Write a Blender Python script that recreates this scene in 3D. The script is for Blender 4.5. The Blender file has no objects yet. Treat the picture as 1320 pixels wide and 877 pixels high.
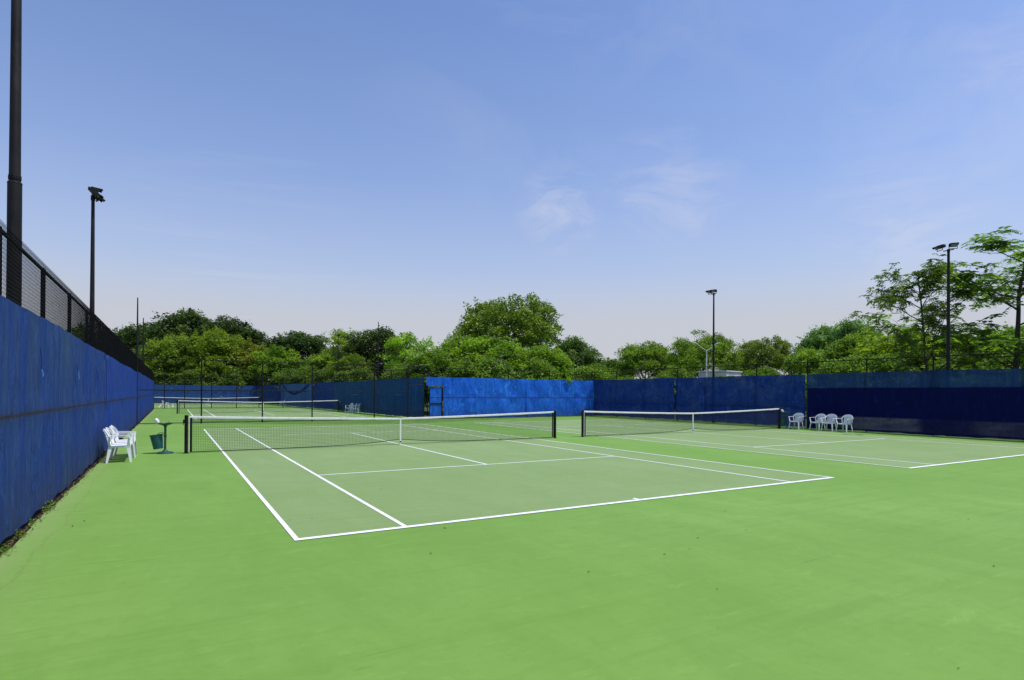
import bpy, math, random
import numpy as np
from mathutils import Matrix, Vector

R = math.radians
scene = bpy.context.scene
COL = scene.collection
rng = np.random.default_rng(7)
random.seed(7)

# ------------------------------------------------------------------ materials
def new_mat(name):
    m = bpy.data.materials.new(name); m.use_nodes = True
    nt = m.node_tree; nt.nodes.clear()
    return m, nt, nt.nodes, nt.links

def N(nt, typ, **kw):
    n = nt.nodes.new(typ)
    for k, v in kw.items():
        if k in n.inputs: n.inputs[k].default_value = v
        else: setattr(n, k, v)
    return n

def noise(nt, vec, scale=(1, 1, 1), s=1.0, detail=4, rough=.55, dist=0.0):
    mp = N(nt, 'ShaderNodeMapping'); mp.inputs['Scale'].default_value = scale
    nt.links.new(vec, mp.inputs['Vector'])
    n = N(nt, 'ShaderNodeTexNoise'); n.inputs['Scale'].default_value = s
    n.inputs['Detail'].default_value = detail; n.inputs['Roughness'].default_value = rough
    n.inputs['Distortion'].default_value = dist
    nt.links.new(mp.outputs[0], n.inputs['Vector'])
    return n.outputs['Fac']

def ramp(nt, fac, stops):
    r = N(nt, 'ShaderNodeValToRGB')
    e = r.color_ramp.elements
    while len(e) < len(stops): e.new(.5)
    for el, (p, c) in zip(e, stops):
        el.position = p; el.color = (c, c, c, 1) if not hasattr(c, '__len__') else (*c, 1)
    nt.links.new(fac, r.inputs[0]); return r.outputs[0]

def mix(nt, fac, a, b, mode='MIX'):
    m = N(nt, 'ShaderNodeMix', data_type='RGBA', blend_type=mode)
    for sock, v in ((m.inputs[0], fac), (m.inputs[6], a), (m.inputs[7], b)):
        if isinstance(v, bpy.types.NodeSocket): nt.links.new(v, sock)
        elif hasattr(v, '__len__'): sock.default_value = (*v, 1)
        else: sock.default_value = v
    return m.outputs[2]

def math_(nt, op, a, b=None, c=None):
    m = N(nt, 'ShaderNodeMath', operation=op)
    for i, v in enumerate((a, b, c)):
        if v is None: continue
        if isinstance(v, bpy.types.NodeSocket): nt.links.new(v, m.inputs[i])
        else: m.inputs[i].default_value = v
    return m.outputs[0]

def principled(nt, color, rough=.5, metal=0., spec=.5):
    b = N(nt, 'ShaderNodeBsdfPrincipled')
    if isinstance(color, bpy.types.NodeSocket): nt.links.new(color, b.inputs['Base Color'])
    else: b.inputs['Base Color'].default_value = (*color, 1)
    if isinstance(rough, bpy.types.NodeSocket): nt.links.new(rough, b.inputs['Roughness'])
    else: b.inputs['Roughness'].default_value = rough
    b.inputs['Metallic'].default_value = metal
    b.inputs['Specular IOR Level'].default_value = spec
    return b

def out(nt, sh):
    o = N(nt, 'ShaderNodeOutputMaterial'); nt.links.new(sh, o.inputs[0])

def bump(nt, h, b, strength=.3, dist=.01):
    n = N(nt, 'ShaderNodeBump'); n.inputs['Strength'].default_value = strength
    n.inputs['Distance'].default_value = dist
    nt.links.new(h, n.inputs['Height']); nt.links.new(n.outputs[0], b.inputs['Normal'])

def geo_pos(nt): return N(nt, 'ShaderNodeNewGeometry').outputs['Position']

def simple(name, color, rough=.5, metal=0., var=.12, s=6., spec=.5, stain=None):
    m, nt, _, L = new_mat(name)
    pos = geo_pos(nt)
    f = noise(nt, pos, s=s, detail=5)
    c2 = tuple(x * (1 - var * 2) for x in color); c1 = tuple(min(1, x * (1 + var)) for x in color)
    c = mix(nt, ramp(nt, f, [(.3, 0.), (.7, 1.)]), c2, c1)
    if stain:
        g = noise(nt, pos, scale=(3, 3, .6), s=4, detail=6, rough=.7)
        c = mix(nt, ramp(nt, g, [(.52, 0.), (.72, .8)]), c, stain)
    b = principled(nt, c, rough, metal, spec)
    out(nt, b.outputs[0]); return m

def court_mat(name, base, base2, dark, margin=False):
    m, nt, _, L = new_mat(name)
    pos = geo_pos(nt)
    a = noise(nt, pos, scale=(.25, .5, 1), s=.5, detail=5, rough=.6)
    b_ = noise(nt, pos, scale=(1.0, .35, 1), s=1.2, detail=8, rough=.7, dist=.6)
    fine = noise(nt, pos, s=150, detail=3, rough=.7)
    med = noise(nt, pos, scale=(1, 1, 1), s=6, detail=7, rough=.75)
    c = mix(nt, ramp(nt, a, [(.32, 0.), (.68, 1.)]), base, base2)
    c = mix(nt, ramp(nt, b_, [(.40, .38), (.60, 0.)]), c, dark)
    c = mix(nt, ramp(nt, med, [(.30, .42), (.50, 0.)]), c, dark)
    # squeegee streaks left by the coating crew: long thin strokes
    st = noise(nt, pos, scale=(.12, 2.6, 1), s=1.6, detail=6, rough=.7, dist=.3)
    c = mix(nt, ramp(nt, st, [(.36, .40), (.47, 0.), (.58, 0.), (.74, .34)]), c, tuple(x * 1.02 for x in dark))
    # scattered small scuffs and grit
    v = N(nt, 'ShaderNodeTexVoronoi'); v.inputs['Scale'].default_value = 1.6; v.inputs['Randomness'].default_value = 1
    nt.links.new(pos, v.inputs['Vector'])
    d = ramp(nt, v.outputs['Distance'], [(.0, .8), (.012, .5), (.022, 0.)])
    gate = ramp(nt, noise(nt, pos, s=.9, detail=2), [(.52, 0.), (.56, .7)])
    c = mix(nt, math_(nt, 'MULTIPLY', d, gate), c, (.06, .08, .03))
    sc = noise(nt, pos, scale=(.5, 7, 1), s=1.1, detail=3, rough=.5, dist=1.5)
    scg = noise(nt, pos, s=.45, detail=1)
    c = mix(nt, math_(nt, 'MULTIPLY', ramp(nt, sc, [(.69, 0.), (.73, .55)]), ramp(nt, scg, [(.5, 0.), (.6, 1.)])), c, (.10, .13, .05))
    big = noise(nt, pos, scale=(.8, 1, 1), s=.16, detail=3)
    c = mix(nt, ramp(nt, big, [(.38, .35), (.58, 0.)]), c, tuple(x * 1.05 for x in dark))
    if margin:
        sx = N(nt, 'ShaderNodeSeparateXYZ'); nt.links.new(pos, sx.inputs[0])
        wob = noise(nt, pos, scale=(1, .5, 1), s=1.3, detail=6, rough=.7)
        xx = math_(nt, 'ADD', math_(nt, 'ADD', sx.outputs['X'], 8.4), math_(nt, 'MULTIPLY', math_(nt, 'SUBTRACT', wob, .5), -.5))
        c = mix(nt, ramp(nt, xx, [(.0, .75), (.22, .35), (.45, .12), (.8, 0.)]), c, (.26, .34, .13))
        c = mix(nt, ramp(nt, math_(nt, 'ABSOLUTE', math_(nt, 'SUBTRACT', xx, .36)), [(.0, .22), (.010, .12), (.02, 0.)]), c, (.08, .14, .03))
    lt = noise(nt, pos, scale=(.7, 2.2, 1), s=2.7, detail=9, rough=.78, dist=.5)
    c = mix(nt, ramp(nt, lt, [(.56, 0.), (.72, .42)]), c, tuple(min(1., q * 1.22 + .02) for q in base2))
    c = mix(nt, ramp(nt, fine, [(.3, .38), (.6, 0.)]), c, dark)
    bs = principled(nt, c, .82, 0, .25)
    bump(nt, fine, bs, .35, .002)
    out(nt, bs.outputs[0]); return m

M = {}
M['court_out'] = court_mat('court_green', (.186, .348, .058), (.216, .372, .080), (.130, .264, .038), True)
M['court_in'] = court_mat('court_green_inner', (.236, .340, .120), (.264, .360, .150), (.180, .276, .086))

def line_mat():
    m, nt, _, L = new_mat('line_paint')
    pos = geo_pos(nt)
    f = noise(nt, pos, s=9, detail=7, rough=.75)
    c = mix(nt, ramp(nt, f, [(.28, .85), (.44, 0.)]), (.86, .87, .83), (.40, .52, .32))
    b = principled(nt, c, .7, 0, .3); out(nt, b.outputs[0]); return m
M['line'] = line_mat()
M['dark_metal'] = simple('black_coated_steel', (.010, .009, .010), .65, 0, .3, 5, .2, stain=(.030, .020, .017))
M['pole'] = simple('weathered_dark_pole', (.014, .012, .013), .6, .0, .3, 3, .25, stain=(.040, .028, .024))
M['wire'] = simple('vinyl_coated_wire', (.005, .005, .006), .8, 0, .2, 3, .1)
M['net'] = simple('net_cord', (.012, .014, .013), .8, 0, .2, 3, .2)
M['band'] = simple('white_net_tape', (.80, .80, .76), .75, 0, .05, 8, .2, stain=(.60, .60, .55))
M['chair'] = simple('white_plastic', (.78, .79, .80), .38, 0, .04, 6, .5, stain=(.66, .66, .63))
M['green_plastic'] = simple('green_plastic', (.010, .085, .055), .45, 0, .2, 8, .5, stain=(.02, .06, .045))
M['teal_plastic'] = simple('teal_bucket_plastic', (.012, .105, .120), .42, 0, .15, 5, .5, stain=(.03, .09, .09))
M['white_paint'] = simple('white_painted_metal', (.75, .75, .72), .5, 0, .08, 2, .4)
M['lens'] = simple('floodlight_glass', (.25, .26, .27), .12, .2, .1, 4, .8)
M['bark'] = simple('bark', (.085, .065, .050), .9, 0, .35, 7, .2, stain=(.16, .13, .10))
M['wall'] = simple('pale_render', (.78, .78, .75), .8, 0, .1, 1.2, .2, stain=(.45, .44, .42))
M['roof'] = simple('dull_red_roof', (.32, .21, .17), .8, 0, .15, 2, .2)
M['winglass'] = simple('dark_window_glass', (.05, .06, .07), .15, 0, .2, 1, .8)
M['mud'] = simple('dirty_dark_crack', (.018, .015, .010), .95, 0, .4, 20, .1, stain=(.06, .045, .03))

def grass_mat():
    m, nt, _, L = new_mat('rough_grass')
    pos = geo_pos(nt)
    a = noise(nt, pos, s=.2, detail=8, rough=.7); b_ = noise(nt, pos, s=12, detail=6, rough=.8)
    c = mix(nt, ramp(nt, a, [(.3, 0.), (.7, 1.)]), (.045, .085, .022), (.10, .12, .045))
    c = mix(nt, ramp(nt, b_, [(.35, .7), (.6, 0.)]), c, (.02, .035, .01))
    b = principled(nt, c, .95, 0, .1); bump(nt, b_, b, .8, .05); out(nt, b.outputs[0]); return m
M['grass'] = grass_mat()

def leaf_mat(name, dark, light, trans=.38, accent=None):
    m, nt, _, L = new_mat(name)
    at = N(nt, 'ShaderNodeAttribute', attribute_name='tone')
    oi = N(nt, 'ShaderNodeObjectInfo')
    c = mix(nt, at.outputs['Fac'], dark, light)
    if accent:
        pos = geo_pos(nt)
        f = noise(nt, pos, s=.9, detail=3)
        c = mix(nt, ramp(nt, f, [(.60, 0.), (.75, .5)]), c, accent)
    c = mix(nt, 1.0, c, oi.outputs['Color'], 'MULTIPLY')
    b = principled(nt, c, .55, 0, .35)
    t = N(nt, 'ShaderNodeBsdfTranslucent')
    ct = mix(nt, 1.0, c, (1.25, 1.35, .55), 'MULTIPLY')
    nt.links.new(ct, t.inputs[0])
    ms = N(nt, 'ShaderNodeMixShader'); ms.inputs[0].default_value = trans
    nt.links.new(b.outputs[0], ms.inputs[1]); nt.links.new(t.outputs[0], ms.inputs[2])
    out(nt, ms.outputs[0]); return m
M['leaf'] = leaf_mat('foliage', (.060, .118, .014), (.205, .300, .036))
M['leaf_dark'] = leaf_mat('foliage_dark', (.026, .058, .011), (.100, .165, .026), .36)
M['leaf_bright'] = leaf_mat('foliage_bright', (.080, .165, .014), (.290, .420, .040), .48)
M['leaf_airy'] = leaf_mat('foliage_airy', (.060, .120, .018), (.215, .320, .042), .50, accent=(.15, .075, .03))

# windscreen fabric: woven blue polypropylene, faded in streaks, dark at seams, dirty at the bottom
def screen_mat(name, blue, faded, fade=.5, trans=.15, see=.06, dirt_seam=.5, seam=1.45, crease_shade=.45, scuff=.35, patch=None):
    m, nt, _, L = new_mat(name)
    pos = geo_pos(nt)
    sep = N(nt, 'ShaderNodeSeparateXYZ'); nt.links.new(pos, sep.inputs[0])
    z = sep.outputs['Z']
    streak = noise(nt, pos, scale=(3.2, 3.2, .22), s=1.0, detail=7, rough=.7, dist=.5)
    broad = noise(nt, pos, scale=(.5, .5, .7), s=.8, detail=4)
    fine = noise(nt, pos, scale=(14, 14, .8), s=1.4, detail=5, rough=.65)
    cloud = noise(nt, pos, s=2.4, detail=7, rough=.72)
    f = math_(nt, 'MULTIPLY', ramp(nt, streak, [(.34, 0.), (.62, 1.)]), ramp(nt, broad, [(.25, .35), (.6, 1.)]))
    f = math_(nt, 'MULTIPLY', f, fade)
    c = mix(nt, f, blue, faded)
    c = mix(nt, ramp(nt, fine, [(.36, .35), (.55, 0.)]), c, tuple(x * .55 for x in blue))
    c = mix(nt, ramp(nt, cloud, [(.58, 0.), (.76, .45)]), c, tuple(x * 1.25 for x in faded))
    cr = noise(nt, pos, scale=(.9, .9, .45), s=2.4, detail=5, rough=.62, dist=1.6)  # light and shade of folds painted in as lighter and darker patches
    c = mix(nt, ramp(nt, cr, [(.30, crease_shade), (.44, 0.)]), c, tuple(x * .45 for x in blue))
    c = mix(nt, ramp(nt, cr, [(.56, 0.), (.72, crease_shade)]), c, tuple(min(1, x * 1.5 + .012) for x in faded))
    sf = noise(nt, pos, scale=(1.1, 1.1, 2.0), s=2.1, detail=9, rough=.78, dist=.4)
    c = mix(nt, math_(nt, 'MULTIPLY', ramp(nt, sf, [(.66, 0.), (.74, 1.)]), scuff), c, tuple(.5 * x + .10 for x in faded))
    # dirtier towards the bottom hem; thin dark band along the seam
    zb = ramp(nt, math_(nt, 'DIVIDE', z, 2.8), [(0., .9), (.10, .5), (.32, 0.)])
    zn = math_(nt, 'MULTIPLY', zb, ramp(nt, cloud, [(.3, .3), (.6, 1.)]))
    c = mix(nt, math_(nt, 'MULTIPLY', zn, dirt_seam), c, (.045, .040, .045))
    ds = math_(nt, 'ABSOLUTE', math_(nt, 'SUBTRACT', z, seam))
    sm = ramp(nt, math_(nt, 'MULTIPLY', ds, 4.), [(0., 1.), (.06, .7), (.16, .16), (.6, 0.)])
    c = mix(nt, math_(nt, 'MULTIPLY', sm, min(1., dirt_seam * 1.3)), c, (.040, .032, .038))
    if patch:
        pf = noise(nt, pos, scale=(1, .55, 1.3), s=1.6, detail=8, rough=.75)
        zz = ramp(nt, math_(nt, 'DIVIDE', z, 2.8), [(.04, 0.), (.055, 1.), (.24, 1.), (.265, 0.)])
        y = sep.outputs['Y']
        w1 = ramp(nt, math_(nt, 'DIVIDE', math_(nt, 'ADD', y, 12.), 12.), [(.14, 0.), (.16, .55), (.30, .55), (.36, .12), (.50, .12), (.53, 1.), (.83, 1.), (.85, 0.)])
        pm = math_(nt, 'MULTIPLY', math_(nt, 'MULTIPLY', zz, w1), ramp(nt, pf, [(.32, .15), (.58, 1.)]))
        c = mix(nt, pm, c, patch)
    b = principled(nt, c, .75, 0, .12)
    wv = noise(nt, pos, scale=(2.2, 2.2, .55), s=2.2, detail=5, rough=.6, dist=1.0)
    bump(nt, wv, b, 1.0, .10)
    t = N(nt, 'ShaderNodeBsdfTranslucent'); nt.links.new(c, t.inputs[0])
    ms = N(nt, 'ShaderNodeMixShader'); ms.inputs[0].default_value = trans
    nt.links.new(b.outputs[0], ms.inputs[1]); nt.links.new(t.outputs[0], ms.inputs[2])
    if see > 0:
        tr = N(nt, 'ShaderNodeBsdfTransparent')
        m2 = N(nt, 'ShaderNodeMixShader')
        nt.links.new(math_(nt, 'MULTIPLY', ramp(nt, cloud, [(.3, .6), (.7, 1.)]), see), m2.inputs[0])
        nt.links.new(ms.outputs[0], m2.inputs[1]); nt.links.new(tr.outputs[0], m2.inputs[2])
        out(nt, m2.outputs[0])
    else:
        out(nt, ms.outputs[0])
    return m
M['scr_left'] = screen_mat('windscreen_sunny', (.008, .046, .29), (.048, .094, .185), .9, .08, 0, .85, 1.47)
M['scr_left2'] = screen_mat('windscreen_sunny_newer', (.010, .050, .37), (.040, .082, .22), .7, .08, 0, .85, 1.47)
M['scr_bright'] = screen_mat('windscreen_bright', (.016, .120, .74), (.036, .24, .84), .8, .25, 0, .75, 1.45, crease_shade=.75)
M['scr_shade'] = screen_mat('windscreen_shaded', (.006, .030, .19), (.016, .060, .23), .6, .38, .09, .30, 1.30, crease_shade=.6)  # shade put into the base: darker blue than the sunlit copies
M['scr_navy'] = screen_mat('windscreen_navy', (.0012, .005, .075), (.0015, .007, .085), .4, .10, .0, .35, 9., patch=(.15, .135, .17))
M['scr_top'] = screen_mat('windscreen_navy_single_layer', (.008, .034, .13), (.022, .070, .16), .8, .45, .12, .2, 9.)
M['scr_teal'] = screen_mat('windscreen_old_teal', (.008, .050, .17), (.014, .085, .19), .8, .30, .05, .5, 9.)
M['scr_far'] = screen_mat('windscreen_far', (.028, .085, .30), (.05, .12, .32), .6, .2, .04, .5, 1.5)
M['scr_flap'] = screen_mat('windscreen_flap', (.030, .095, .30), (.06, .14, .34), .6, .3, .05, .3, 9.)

# ------------------------------------------------------------------ mesh helpers
def link(o, parent=None):
    COL.objects.link(o)
    if parent is not None: o.parent = parent
    return o

def mesh_np(name, V, F, mat, parent=None, tone=None, smooth=False):
    """V (n,3), F (m,k) with one k."""
    V = np.asarray(V, np.float32); F = np.asarray(F, np.int32)
    me = bpy.data.meshes.new(name)
    me.vertices.add(len(V)); me.vertices.foreach_set('co', V.ravel())
    k = F.shape[1]
    me.loops.add(F.size); me.loops.foreach_set('vertex_index', F.ravel())
    me.polygons.add(len(F))
    me.polygons.foreach_set('loop_start', np.arange(0, F.size, k, dtype=np.int32))
    me.polygons.foreach_set('loop_total', np.full(len(F), k, np.int32))
    if smooth: me.polygons.foreach_set('use_smooth', np.ones(len(F), bool))
    if tone is not None:
        a = me.attributes.new('tone', 'FLOAT', 'FACE'); a.data.foreach_set('value', np.asarray(tone, np.float32))
    me.update(calc_edges=True)
    me.materials.append(mat)
    return link(bpy.data.objects.new(name, me), parent)

def tube_arrays(P0, P1, r, n=3, r1=None):
    P0 = np.asarray(P0, float); P1 = np.asarray(P1, float); m = len(P0)
    d = P1 - P0; L = np.linalg.norm(d, axis=1, keepdims=True); d = d / np.maximum(L, 1e-9)
    ref = np.where(np.abs(d[:, 2:3]) > .9, np.array([[1., 0, 0]]), np.array([[0, 0, 1.]]))
    a = np.cross(d, ref); a /= np.linalg.norm(a, axis=1, keepdims=True); b = np.cross(d, a)
    ra = np.broadcast_to(np.asarray(r, float).reshape(-1, 1), (m, 1)); rb = ra if r1 is None else np.broadcast_to(np.asarray(r1, float).reshape(-1, 1), (m, 1))
    V = np.zeros((m, 2 * n, 3)); F = np.zeros((m, n, 4), int)
    for i in range(n):
        t = 2 * math.pi * i / n; o = a * math.cos(t) + b * math.sin(t)
        V[:, i] = P0 + o * ra; V[:, n + i] = P1 + o * rb
        j = (i + 1) % n
        F[:, i] = np.stack([np.arange(m) * 2 * n + q for q in (i, j, n + j, n + i)], -1)
    return V.reshape(-1, 3), F.reshape(-1, 4)

class MB:
    """collects solids of one part"""
    def __init__(s): s.v = []; s.f = []
    def add(s, V, F):
        o = len(s.v); s.v += [tuple(map(float, p)) for p in V]; s.f += [tuple(i + o for i in f) for f in F]; return s
    def box(s, c, size, rot=None, taper=1.0, bev=0.0):
        x, y, z = (q / 2 for q in size)
        P = [(-x, -y, -z), (x, -y, -z), (x, y, -z), (-x, y, -z), (-x * taper, -y * taper, z), (x * taper, -y * taper, z), (x * taper, y * taper, z), (-x * taper, y * taper, z)]
        c = Vector(c); P = [Vector(p) for p in P]
        if rot is not None: P = [rot @ p for p in P]
        return s.add([p + c for p in P], [(3, 2, 1, 0), (4, 5, 6, 7), (0, 1, 5, 4), (1, 2, 6, 5), (2, 3, 7, 6), (3, 0, 4, 7)])
    def tube(s, pts, rad, n=8, cap=True):
        pts = [Vector(p) for p in pts]
        rad = [rad] * len(pts) if not hasattr(rad, '__len__') else rad
        V = []; F = []; u = None
        for i, p in enumerate(pts):
            d = (pts[min(i + 1, len(pts) - 1)] - pts[max(i - 1, 0)]).normalized()
            if u is None:
                u = d.cross(Vector((0, 0, 1)) if abs(d.z) < .9 else Vector((1, 0, 0))).normalized()
            else:
                u = (u - d * u.dot(d)).normalized()
            w = d.cross(u)
            for k in range(n):
                t = 2 * math.pi * k / n
                V.append(p + (u * math.cos(t) + w * math.sin(t)) * rad[i])
        for i in range(len(pts) - 1):
            for k in range(n):
                j = (k + 1) % n
                F.append((i * n + k, i * n + j, (i + 1) * n + j, (i + 1) * n + k))
        if cap:
            F.append(tuple(reversed(range(n)))); F.append(tuple((len(pts) - 1) * n + k for k in range(n)))
        return s.add(V, F)
    def flat(s, pts, widths, thick, wdir):
        """flat tapered bar along pts; width along wdir"""
        pts = [Vector(p) for p in pts]; V = []; F = []
        widths = [widths] * len(pts) if not hasattr(widths, '__len__') else widths
        for i, p in enumerate(pts):
            d = (pts[min(i + 1, len(pts) - 1)] - pts[max(i - 1, 0)]).normalized()
            w = Vector(wdir); w = (w - d * w.dot(d)).normalized(); t = d.cross(w)
            for a, b in ((-1, -1), (1, -1), (1, 1), (-1, 1)):
                V.append(p + w * a * widths[i] / 2 + t * b * thick / 2)
        for i in range(len(pts) - 1):
            for k in range(4):
                j = (k + 1) % 4; F.append((i * 4 + k, i * 4 + j, i * 4 + 4 + j, i * 4 + 4 + k))
        F.append((3, 2, 1, 0)); q = (len(pts) - 1) * 4; F.append((q, q + 1, q + 2, q + 3))
        return s.add(V, F)
    def lathe(s, prof, c=(0, 0, 0), n=24, rot=None):
        V = []; F = []
        for r, z in prof:
            for k in range(n):
                t = 2 * math.pi * k / n; p = Vector((r * math.cos(t), r * math.sin(t), z))
                if rot is not None: p = rot @ p
                V.append(p + Vector(c))
        for i in range(len(prof) - 1):
            for k in range(n):
                j = (k + 1) % n; F.append((i * n + k, i * n + j, (i + 1) * n + j, (i + 1) * n + k))
        return s.add(V, F)
    def build(s, name, mat, parent=None, smooth=False, bevel=0.0):
        me = bpy.data.meshes.new(name); me.from_pydata(s.v, [], s.f); me.update()
        me.materials.append(mat)
        if smooth:
            me.polygons.foreach_set('use_smooth', [True] * len(me.polygons))
        o = link(bpy.data.objects.new(name, me), parent)
        if smooth:
            try: me.set_sharp_from_angle(angle=R(40))
            except Exception: pass
        if bevel:
            b = o.modifiers.new('bevel', 'BEVEL'); b.width = bevel; b.segments = 2
        return o

def thing(name, label, cat, loc=(0, 0, 0), rz=0, group=None):
    o = bpy.data.objects.new(name, None); COL.objects.link(o)
    o.empty_display_size = .2
    o.location = loc; o.rotation_euler = (0, 0, rz)
    o['label'] = label; o['category'] = cat
    if group: o['group'] = group
    return o

def kids(o, _cache={}):
    return list(o.children)

def copy_tree(o, parent=None):
    c = o.copy(); COL.objects.link(c)
    if parent is not None: c.parent = parent
    for ch in TREE.get(o.name, []): copy_tree(ch, c)
    return c
TREE = {}
def freeze(o):
    """remember children once (obj.children scans the whole file)"""
    TREE[o.name] = list(o.children)
    for c in TREE[o.name]: freeze(c)

def relabel(o, label, group=None):
    o['label'] = label
    if group: o['group'] = group

def struct(o): o['kind'] = 'structure'; return o

# ------------------------------------------------------------------ setting: ground and courts
def sheet(name, x0, x1, y0, y1, z, mat, nx=1, ny=1):
    xs = np.linspace(x0, x1, nx + 1); ys = np.linspace(y0, y1, ny + 1)
    X, Y = np.meshgrid(xs, ys); V = np.stack([X.ravel(), Y.ravel(), np.full(X.size, z)], -1)
    F = [(j * (nx + 1) + i, j * (nx + 1) + i + 1, (j + 1) * (nx + 1) + i + 1, (j + 1) * (nx + 1) + i) for j in range(ny) for i in range(nx)]
    return mesh_np(name, V, F, mat)

struct(sheet('ground', -900, 900, -900, 1200, -.03, M['grass'], 4, 4))
b = MB()
def slab(b, x0, x1, y0, y1, z0, z1): b.box(((x0 + x1) / 2, (y0 + y1) / 2, (z0 + z1) / 2), (x1 - x0, y1 - y0, z1 - z0))
slab(b, -8.52, 22.3, -24, 17.7, -.14, 0)
slab(b, -12.6, 8.35, 17.7, 83.2, -.14, 0)
struct(b.build('court_surface', M['court_out']))

def court(cx, cy, first=False):
    z = .004
    o = sheet('court_inner_surface', cx - 5.485, cx + 5.485, cy - 11.885, cy + 11.885, z, M['court_in'])
    struct(o)
    V = []; F = []
    def ln(x0, x1, y0, y1, zz=.008):
        k = len(V); V.extend([(cx + x0, cy + y0, zz), (cx + x1, cy + y0, zz), (cx + x1, cy + y1, zz), (cx + x0, cy + y1, zz)]); F.append((k, k + 1, k + 2, k + 3))
    w = .062; bw = .10; H = 11.885
    for sx in (-1, 1):
        a, b_ = sorted((sx * 5.485, sx * (5.485 - w)))
        ln(a, b_, -H + bw, H - bw)
        a, b_ = sorted((sx * 4.115, sx * (4.115 - w)))
        ln(a, b_, -H + bw, -6.4 - 0)
        ln(a, b_, -6.4, 6.4); ln(a, b_, 6.4, H - bw)
    for sy in (-1, 1):
        a, b_ = sorted((sy * H, sy * (H - bw)))
        ln(-5.485, 5.485, a, b_)
        a, b_ = sorted((sy * 6.4, sy * (6.4 - w)))
        ln(-4.115 + w, 4.115 - w, a, b_)
        a, b_ = sorted((sy * (H - bw), sy * (H - bw - .12)))
        ln(-w / 2, w / 2, a, b_)
    ln(-w / 2, w / 2, -6.4 + w, 6.4 - w)
    o = mesh_np('court_marking', V, F, M['line']); struct(o)

court(0, 0); court(14.2, .05); court(0, 34.8); court(-2.6, 68.5)

# ------------------------------------------------------------------ nets
def zband(x, hw=6.4):            # height of the top of the net
    t = abs(x) / hw; return .914 + (1.07 - .914) * (t ** 1.25)
def zbot(x):
    return .035 + .145 * math.exp(-(abs(x) / 1.15) ** 1.3)

def make_net(label, cx, cy, rz=0., far=False):
    t = thing('tennis_net', label, 'tennis net', (cx, cy, 0), rz, 'tennis nets strung across the courts')
    hw = 6.4
    for s in (-1, 1):
        b = MB(); b.tube([(s * hw, 0, 0), (s * hw, 0, 1.075)], .048, 14)
        b.lathe([(.001, 1.10), (.035, 1.097), (.052, 1.08), (.052, 1.072)], (s * hw, 0, 0), 14)
        b.lathe([(.085, 0.002), (.085, .012), (.05, .02)], (s * hw, 0, 0), 14)
        p = b.build('post', M['dark_metal'], t, smooth=True)
        if s < 0:
            c = MB(); c.box((s * hw - .06, -.02, .92), (.05, .09, .10)); c.tube([(s * hw - .08, -.06, .92), (s * hw - .08, -.16, .92), (s * hw - .08, -.16, .82)], .009, 6)
            c.build('winder', M['dark_metal'], p)
        # side tape and lacing dowel next to the post
        q = MB(); q.tube([(s * (hw - .12), 0, .04), (s * (hw - .12), 0, 1.02)], .030 if s < 0 else .022, 8)
        q.build('side_dowel', M['net'], t, smooth=True)
        l = MB()
        for k in range(12):
            z = .07 + k * .082; l.tube([(s * (hw - .10), 0, z), (s * (hw - .045), 0, z + .04)], .004, 4)
        l.tube([(s * (hw - .075), -.01, .04), (s * (hw - .075), -.01, 1.03)], .012, 5)
        l.build('lacing', M['band'] if s < 0 else M['net'], t)
    P0 = []; P1 = []
    st = .045 if not far else .09
    xs = np.arange(-hw + .13, hw - .13 + 1e-6, st)
    for x in xs:
        P0.append((x, 0, zbot(x))); P1.append((x, 0, zband(x) - .05))
    nh = 20 if not far else 10
    seg = np.linspace(-hw + .13, hw - .13, 41)
    for k in range(1, nh):
        for a, c in zip(seg[:-1], seg[1:]):
            f = k / nh
            P0.append((a, 0, zbot(a) + (zband(a) - .05 - zbot(a)) * f)); P1.append((c, 0, zbot(c) + (zband(c) - .05 - zbot(c)) * f))
    # doubled mesh in the top rows
    for x in xs[:-1] + st / 2:
        P0.append((x, .004, zband(x) - .20)); P1.append((x, .004, zband(x) - .05))
    for k in range(4):
        for a, c in zip(seg[:-1], seg[1:]):
            P0.append((a, .004, zband(a) - .075 - k * .04)); P1.append((c, .004, zband(c) - .075 - k * .04))
    V, F = tube_arrays(P0, P1, .0029 if not far else .0040, 3)
    mesh_np('net_mesh', V, F, M['net'], t)
    b = MB()
    n = 48
    for k in range(n):
        pass
    pts = [(x, 0, zbot(x)) for x in np.linspace(-hw + .1, hw - .1, 49)]
    b.tube(pts, .011, 5); b.build('bottom_cord', M['net'], t)
    b = MB(); m = 41
    X = np.linspace(-hw + .07, hw - .07, m); V = []; F = []
    for i, x in enumerate(X):
        zt = zband(x); wob = .003 * math.sin(x * 5.1) + .002 * math.sin(x * 13)
        for dy, dz in ((-.010, -.066 + wob), (-.016, -.035), (-.010, -.004), (0, 0.002), (.010, -.004), (.016, -.035), (.010, -.066 + wob)):
            V.append((x, dy, zt + dz))
    for i in range(m - 1):
        for k in range(6): F.append((i * 7 + k, (i + 1) * 7 + k, (i + 1) * 7 + k + 1, i * 7 + k + 1))
    b.add(V, F); b.build('headband', M['band'], t, smooth=True)
    for s in (-1, 1):
        b = MB(); b.tube([(s * hw, 0, 1.068), (s * (hw - .1), 0, zband(hw - .1))], .004, 5); b.build('cable', M['dark_metal'], t)
    b = MB(); b.box((0, 0, .50), (.05, .030, .83)); b.box((0, 0, .918), (.052, .042, .012)); b.box((0, 0, .045), (.03, .012, .085))
    b.build('center_strap', M['band'], t)
    b = MB(); b.box((0, -.012, .10), (.058, .02, .035)); b.build('strap_buckle', M['dark_metal'], t)
    return t
make_net('black net with white headband on the nearest court, beside the green bin stand', 0, 0)
make_net('black net on the right-hand court, its far post by the shaded right fence', 14.2, .05)
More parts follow.
